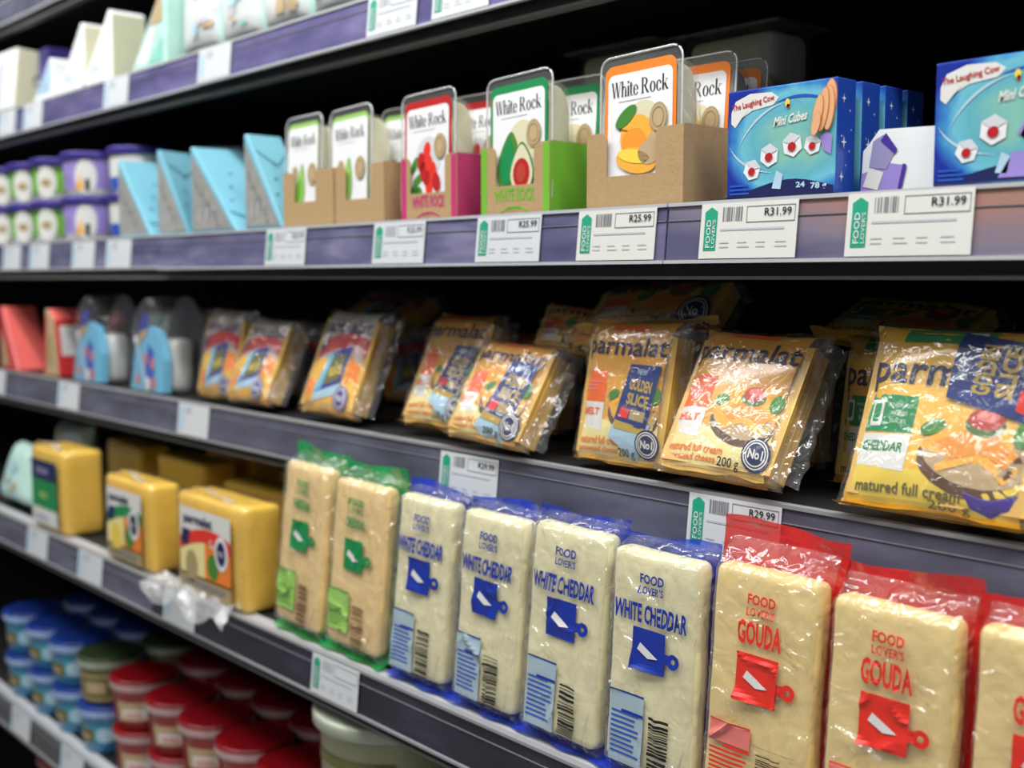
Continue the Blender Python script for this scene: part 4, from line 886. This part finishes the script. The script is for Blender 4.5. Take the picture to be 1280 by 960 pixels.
# ------------------------------------------------------------------ tubs with lids
def tub(label, x, y, z, r, h, body, lid, rim, group, lab=None, n=28, taper=.90, cat='tub', lh=.013):
    th = thing('tub', label, cat, (x, y, z), group=group)
    zl = h - lh
    b = MB(); b.lathe([(r * taper * .86, .0), (r * taper * .90, .002), (r * .90, zl - .004), (r * .93, zl)], n, body); b.build('body', th, True)
    o = None
    b = MB(); b.lathe([(r * .98, zl - .002), (r, zl), (r, h - .005)], n, rim, caps=()); b.lathe([(r, h - .005), (r, h - .002), (r * .985, h - .0006), (r * .955, h)], n, lid, caps=()); o = b.build('lid_rim', th, True)
    b = MB(); b.lathe([(r * .957, h - .0008), (r * .945, h), (r * .90, h - .0018), (0.0001, h - .0015)], n, lid); b.build('lid', th)
    if lab:
        def S(u, v, off):
            k = v / zl; rr = r * (.90 * taper + (.90 - .90 * taper) * k) + .0007 + off; a = u / (r * .9)
            return (rr * math.sin(a), -rr * math.cos(a), v)
        p = Print(S, .00035); lab(p, zl, r); p.build('label_print', th)
    return th
def lab_blue(p, z, r):
    p.rect(-r * .9, z * .30, r * 1.6, z * .72, 'print_teal', 1, 12, 2); p.rect(-r * .3, z * .32, r * .5, z * .66, 'print_olive', 2, 5, 2); p.ell(r * .85, z * .5, r * .28, z * .2, 'print_paleblue', 3); p.rect(-r * .2, z * .4, r * .35, z * .5, 'print_tan', 3, 4, 1)
def lab_red(p, z, r):
    p.rect(r * .1, z * .22, r * 1.2, z * .70, 'print_tan', 1, 8, 3); p.rect(r * .3, z * .28, r * 1.1, z * .52, 'print_offwhite', 2, 6, 2); p.lines(r * .4, z * .32, r, z * .48, 2, 'print_salmon', 3, .5, 3); p.rect(-r * .8, z * .1, -r * .1, z * .85, 'print_red', 1, 6, 3)
def lab_olive(p, z, r):
    p.rect(-r * .2, z * .1, r * 1.3, z * .8, 'print_sealbrown', 1, 8, 3); p.rect(0, z * .2, r * 1.1, z * .7, 'print_olive', 2, 6, 3); p.rect(r * .2, z * .3, r * .9, z * .6, 'print_tan', 3, 5, 2)
Z5 = 0.533
TH = 0.0725
cols5 = [(-2.028, 'blue', 'blue'), (-1.918, 'blue', 'blue'), (-1.815, 'blue', 'blue'), (-1.710, 'olive', 'blue'), (-1.580, 'red', 'red'), (-1.462, 'red', 'red'), (-1.362, 'red', 'red'), (-1.262, 'red', 'red'), (-1.160, 'red', 'red')]
where = ['at the far left', 'second from the left edge', 'just left of olive', 'with olive above', 'leftmost of the reds', 'second of the reds', 'third of the reds', 'fourth of the reds', 'rightmost of the reds']
def mk(kind, label, x, y, z, grp):
    L_ = dict(blue=('tub_blue', 'lid_blue', 'rim_blue', lab_blue), red=('tub_red', 'lid_red', 'rim_red', lab_red), olive=('tub_olive', 'lid_olive', 'rim_olive', lab_olive))[kind]
    return tub(label, x, y, z, .0490, TH, L_[0], L_[1], L_[2], grp, L_[3])
protos = {}
for (x, up, lo), wh in zip(cols5, where):
    protos.setdefault(lo, None)
    t0 = mk(lo, '%s yoghurt tub in the bottom layer, %s' % (lo, wh), x + .006, -.002, Z5, 'front row of yoghurt tubs')
    t_ = mk(up, '%s yoghurt tub in the top layer, %s' % (up, wh.replace('with olive above', 'beside the reds')), x, -.002 + (.003 if up == 'olive' else 0), Z5 + TH + .0012, 'front row of yoghurt tubs')
    protos[up] = t_; protos[lo] = protos[lo] or t0
for row in (1, 2, 3):
    for (x, up, lo), wh in zip(cols5, where):
        kind = up
        copy_thing(protos[kind], (x + .004 * row, -.002 + .104 * row, Z5 + TH + .0012), (0, 0, rnd.uniform(0, 360)), 'shaded %s tub, %s row back, behind the top tub %s' % (kind, ('first', 'second', 'third')[row - 1], wh), 'back rows of yoghurt tubs')
for (x, up, lo), wh in zip(cols5, where):
    copy_thing(protos[lo], (x + .006, .102, Z5), (0, 0, 40), 'shaded %s tub behind the bottom layer tub %s' % (lo, wh), 'back rows of yoghurt tubs')
# one big pale tub to the right of the reds
def lab_big(p, z, r):
    p.ring(-r * .1, z * .45, z * .42, z * .40, 'print_olive', 1, 40); p.rect(-r * .9, z * .86, r * .9, z * .89, 'print_olive', 1, 12, 1); p.rect(-r * .2, z * .66, r * 1.2, z * .69, 'print_olive', 2, 12, 1)
    p.rect(-r * 1.1, z * .3, -r * .85, z * .85, 'print_ink_mid', 1, 3, 3); p.ring(r * .6, z * .45, z * .1, z * .09, 'print_olive', 1, 24, 1.6); p.ell(r * .6, z * .45, .004, .008, 'print_olive', 1)
tub('large pale green tub with grey lid, half hidden under the rail', -1.0, .02, Z5, .085, .258, 'tub_olive', 'rim_olive', 'rim_olive', None, lab_big, 40, .95)
solid('pale_tub', (0.34, 0.34, 0.2), .4)
for o in [o for o in bpy.data.objects if o.parent and o.parent.get('label', '').startswith('large pale') and o.name.startswith('body')]: o.data.materials[0] = MATS['pale_tub']
tub('red tub on the floor of the chiller below the lowest shelf', -1.78, .02, .2005, .06, .25, 'tub_red', 'lid_red', 'lid_red', 'red tubs below the lowest shelf')
tub('second red tub on the floor of the chiller below the lowest shelf', -1.92, .02, .2005, .06, .25, 'tub_red', 'lid_red', 'lid_red', 'red tubs below the lowest shelf')

# eye-level shelf, left: cream cheese tubs stacked two high
def lab_green(p, z, r):
    p.rect(-r * 1.3, z * .20, r * 1.5, z * .92, 'print_lime', 1, 14, 3); p.ell(r * .55, z * .5, r * .36, z * .46, 'print_offwhite', 2); p.ell(r * .55, z * .48, r * .18, z * .12, 'print_sealbrown', 3); p.ell(-r * .5, z * .5, r * .3, z * .4, 'print_offwhite', 2); p.rect(-r * 1.3, z * .78, r * 1.5, z * .95, 'print_dullgreen', 2, 14, 1)
def lab_lilac(p, z, r):
    p.rect(-r * 1.3, z * .20, r * 1.5, z * .95, 'print_lilac', 1, 14, 3); p.ell(r * .80, z * .5, r * .34, z * .46, 'print_offwhite', 3); p.poly([(r * .45, z * .15), (r * .75, z * .15), (r * .65, z * .6)], 'print_amber', 4); p.rect(r * .78, z * .12, r * .92, z * .45, 'print_ink_black', 4, 2, 2); p.lines(-r * .2, z * .35, r * .35, z * .65, 3, 'print_violetgrey', 2, .5, 1)
def lab_sky(p, z, r):
    p.rect(-r * 1.3, z * .20, r * 1.5, z * .95, 'print_offwhite', 1, 14, 3); p.rect(-r * 1.3, z * .10, r * 1.5, z * .40, 'print_cobalt', 2, 14, 2)
GT = 'cream cheese tubs stacked on the eye-level shelf'
TS = .0690
for nm, xs, lab in (('green', ((-2.215, 'at the picture edge'), (-2.108, 'at the left end'), (-1.997, 'beside the lilac tub')), lab_green), ('lilac', ((-1.862, 'beside the green tubs'),), lab_lilac), ('white and blue', ((-1.735, 'behind the blue wedge pack'),), lab_sky)):
    for x, wh in xs:
        for k in range(2):
            y = .062 if nm != 'white and blue' else .085
            tub('%s %s labelled tub %s' % (('lower', 'upper')[k], nm, wh), x + .004 * k, y, Z2 + .0008 + k * (TS + .0008), .052, TS, 'tub_white', 'lid_purple', 'lid_purple', GT, lab, taper=.94, lh=.0095)
for i, (x, y, k) in enumerate(((-2.13, .175, 0), (-2.01, .175, 0), (-1.89, .175, 0), (-1.77, .20, 0), (-1.65, .20, 0), (-2.13, .175, 1), (-2.01, .175, 1), (-1.89, .175, 1), (-1.77, .20, 1), (-1.65, .20, 1))):
    tub('shaded cream cheese tub in the row behind, %s layer, %s from left' % (('lower', 'upper')[k], ('first', 'second', 'third', 'fourth', 'fifth')[i % 5]), x, y, Z2 + .0008 + k * (TS + .0008), .055, TS, 'tub_white', 'tub_white' if x > -1.8 else 'lid_purple', 'tub_white' if x > -1.8 else 'lid_purple', 'shaded cream cheese tubs behind', lab_lilac if x < -1.8 else lab_sky)

# ------------------------------------------------------------------ upper shelf: white wedges and bags
Z1 = 1.5468
UW = 'white packs on the upper shelf'
def side_mark(p): p.rect(.012, .016, .085, .024, 'print_ink_grey', 1)
th = thing('cheese_carton', 'white carton with cream side and dark oval mark at the far left', 'carton', (-2.225, .045, Z1 + .0008), (-6, 0, 2), UW)
b = MB(); b.rbox(-.05, 0, .006, .05, .075, .115, .004, 'carton_white', 1, None, lambda ax, s: 'carton_cream' if ax == 0 and s else 'carton_white'); b.build('box', th)
p = Print(lambda u, v, o: (.05 + o, u, v), .0004); p.ell(.045, .062, .014, .012, 'print_ink_mid', 1); p.ell(.045, .060, .009, .008, 'print_offwhite', 2); p.build('side_print', th)
p = Print(flat, .0004); p.rect(-.03, .012, -.018, .10, 'print_violetgrey', 1, skew=.006); p.build('front_print', th)
th = thing('cheese_carton', 'tall dark purple carton between white packs on the upper shelf', 'carton', (-2.125, .085, Z1 + .0008), (0, 0, 0))
b = MB(); b.rbox(-.022, 0, 0, .022, .10, .108, .003, 'carton_purple', 1); b.build('box', th); p = Print(flat, .0004); p.rect(-.012, .02, .012, .08, 'print_purple', 1); p.build('printing', th)
def wm(cm):
    def f(p):
        p.poly([(.02, .012), (.085, .012), (.095, .06), (.07, .05)], cm, 1); p.lines(.04, .02, .09, .032, 2, 'print_paleblue', 2, .3, 2)
    return f
wedge('cheese_wedge', 'low white and pale blue wedge on the upper shelf beside the purple carton', [(0, 0), (.10, 0), (.10, .062), (.088, .068)], .05, 'carton_white', None, (-2.075, .045, Z1 + .0008), 0, wm('print_paleblue'), UW)
wedge('cheese_wedge', 'white pointed cheese wedge on the upper shelf, left of two', [(0, 0), (.125, 0), (.125, .098), (.115, .104)], .045, 'carton_white', ['carton_white', 'carton_cream', 'carton_white', 'carton_white'], (-1.968, .046, Z1 + .0008), 0, wm('print_white'), UW)
wedge('cheese_wedge', 'white pointed cheese wedge with broad cream side, right of two', [(0, 0), (.125, 0), (.125, .100), (.115, .107)], .055, 'carton_white', ['carton_white', 'carton_cream', 'carton_white', 'carton_white'], (-1.862, .046, Z1 + .0008), 0, wm('print_white'), UW)
def mm(p):
    p.poly([(.02, .01), (.06, .01), (.09, .06), (.07, .055)], 'print_white', 1); p.poly([(.07, .06), (.11, .06), (.11, .095), (.098, .095)], 'print_tan', 2); p.poly([(.06, .008), (.108, .008), (.108, .04)], 'print_mint', 2)
wedge('cheese_wedge', 'mint and white wedge bag with brown picture on the upper shelf', [(0, 0), (.120, 0), (.122, .098), (.104, .104)], .05, 'bag_mint', None, (-1.675, .046, Z1 + .0008), 0, mm, UW)
def bag(label, x, w, h, T, seed, mat, z, y=.048, lean=5, group=None, marks=None, cat='bag', name='cheese_bag'):
    th = thing(name, label, cat, (x, y, z + T * math.sin(R(lean)) + .0006), (-lean, 0, 0), group)
    S = pillow(w, h, T, seed, .05)
    b = MB(); b.grid(lambda a, c: S((a - .5) * w, c * h, 0), 22, 20, mat, lambda a, c: 'bag_mint' if (a < .07 or a > .95) else mat); b.build('front', th, True)
    b = MB(); b.grid(lambda a, c: S((.5 - a) * w, c * h, 0, 1), 12, 12, mat); b.build('back', th, True)
    p = Print(lambda u, v, o: S(u, v, o), .0004); g = random.Random(seed)
    for k in range(9):
        u, v = g.uniform(-.36, .2) * w, g.uniform(.1, .8) * h; p.rect(u, v, u + w * g.uniform(.08, .2), v + h * g.uniform(.03, .12), g.choice(('print_ink_grey', 'print_tan', 'print_paleblue', 'print_mint', 'print_white')), 1 + k, 2, 2, skew=.004)
    p.build('printing', th)
for i, (x, l) in enumerate(((-1.478, 'leftmost, with mint edges'), (-1.368, 'second from the left'), (-1.258, 'third from the left'), (-1.148, 'fourth from the left'), (-1.038, 'rightmost'))):
    bag('white bag on the upper shelf, ' + l, x, .112, .15, .05, 60 + i, 'bag_white', Z1, group='white cheese bags on the upper shelf')
bag('pale green and white bag at the left end of the block shelf', -2.02, .16, .10, .05, 80, 'bag_mint', Z4, y=-.04, lean=18)
bag('dim white bag behind at the left end of the block shelf', -2.06, .14, .13, .05, 81, 'bag_white', Z4, y=.06, lean=8)

# ------------------------------------------------------------------ third shelf, left: red wedges and arched blue packs
def red_marks(p): p.poly([(.006, .008), (.045, .008), (.012, .075)], 'print_tan', 1); p.rect(.012, .014, .028, .03, 'print_sealbrown', 2)
RG = 'red wedge packs'
wedge('cheese_wedge', 'salmon red wedge pack at the left end of the slices shelf', [(0, 0), (.085, 0), (.014, .112), (0, .112)], .06, 'carton_red', ['carton_red', 'carton_salmon', 'carton_salmon', 'carton_red'], (-2.19, .014, Z3 + .0008), 0, red_marks, RG)
th = wedge('cheese_wedge', 'red wedge pack with white sticker beside the blue arched packs', [(0, 0), (.062, 0), (.05, .095), (.03, .112), (.018, .112)], .055, 'print_tan', ['carton_red', 'carton_red', 'carton_salmon', 'carton_salmon', 'carton_red'], (-1.985, .014, Z3 + .0008), 4, lambda p: (p.poly([(.004, .004), (.014, .004), (.024, .10), (.018, .10)], 'carton_red', 1), p.rect(.02, .02, .04, .07, 'print_sealbrown', 1)), RG)
p = Print(lambda u, v, o: (.062 - .012 * v / .095 + .0006 + o, u, v), .0004); p.rect(.008, .035, .048, .085, 'print_offwhite', 1); p.lines(.012, .045, .044, .078, 4, 'print_ink_grey', 2, .3, 1); p.build('sticker', th)
def arch_pack(label, x, seed, w=.115, h=.140):
    th = thing('cheese_snack_pack', label, 'snack pack', (x, .016, Z3 + .002), (-4, 0, 0), 'arched blue snack packs')
    def outline(k, s=1):
        pts = [(-w / 2 * s, 0), (w / 2 * s, 0), (w / 2 * s, h * .52)]
        for i in range(1, 12): a = math.pi * i / 12; pts.append((w / 2 * s * math.cos(a), h * .52 + h * .48 * s * math.sin(a)))
        return pts + [(-w / 2 * s, h * .52)]
    b = MB(); b.prism(outline(0), .050, .0512, 'plastic_smoke'); b.build('backing', th)
    def shell(a, c):
        o_ = outline(0); n_ = len(o_); k = a * (n_ - 1); i = min(int(k), n_ - 2); t_ = k - i
        # open at the foot: run from the right foot over the arch to the left foot
        o2 = o_[1:] + o_[:1]
        x_, z_ = [o2[i][j] * (1 - t_) + o2[i + 1][j] * t_ for j in (0, 1)]
        f_ = 1 - .10 * (1 - c) ** 2
        return (x_ * f_, -.006 + .057 * c, z_ * (1 - .04 * (1 - c) ** 2))
    b = MB(); b.grid(shell, 40, 6, 'film_clear'); b.build('clear_shell', th, True)
    b = MB(); b.rbox(-w * .40, .012, .002, w * .42, .046, h * .56, .012, 'bag_white', 4, lambda q: .002 * nz(q.x * 30, q.z * 30, seed)); b.build('foil_pouch', th, True)
    def dome(a, c):
        v = c * h * .955; hw = w / 2 * .90 if v < h * .52 else w / 2 * .90 * math.sqrt(max(0, 1 - ((v - h * .52) / (h * .437)) ** 2))
        return ((a - .5) * 2 * hw, -.0075 - .004 * math.sin(math.pi * a), v)
    b = MB(); b.grid(dome, 16, 18, 'film_crisp'); b.build('blister', th, True)
    b = MB(); b.prism([(-w * .45, .002), (w * .45, .002), (w * .42, h * .34), (w * .24, h * .62), (-w * .10, h * .68), (-w * .38, h * .42)], -.004, .008, 'print_sky'); b.build('card', th)
    p = Print(lambda u, v, o: (u, -.0042 - o, v), .0004)
    p.poly([(-w * .10, .006), (w * .22, .006), (w * .16, h * .42), (0, h * .50)], 'print_cobalt', 1)
    for a, c in ((-.06, .34), (.14, .30), (-.26, .12), (.20, .10)): p.ell(w * a, h * c, .006, .009, 'print_salmon', 2)
    p.quad([(-w * .38, h * .52), (-w * .30, h * .52), (w * .06, .01), (-w * .02, .008)], 'print_paleblue', 3, 3); p.ell(-w * .34, h * .53, .0065, .0065, 'print_white', 4); p.ell(w * .04, .012, .010, .010, 'print_offwhite', 4)
    p.quad([(-w * .30, h * .44), (-w * .05, h * .60), (-w * .02, h * .74), (-w * .22, h * .70)], 'print_tan', 2, 2); p.quad([(-w * .28, h * .60), (-w * .02, h * .66), (0, h * .80), (-w * .2, h * .80)], 'print_royal', 3, 2)
    p.build('printing', th)
arch_pack('clear arched snack pack with blue card, next to the red wedges', -1.79, 1)
arch_pack('clear arched snack pack with blue card, next to the slice packs', -1.575, 2)
for i, (x, y) in enumerate(((-1.70, .075), (-1.50, .09), (-1.62, .12))):
    bag('dim foil pack ' + ('between the two arched blue packs', 'right of the arched blue packs', 'far behind the arched blue packs')[i], x, .11, .115, .035, 90 + i, 'bag_white' if i == 0 else 'wrap_silver', Z3, y=y, lean=6, group='dim foil packs behind the arched packs', name='foil_pack', cat='pack')
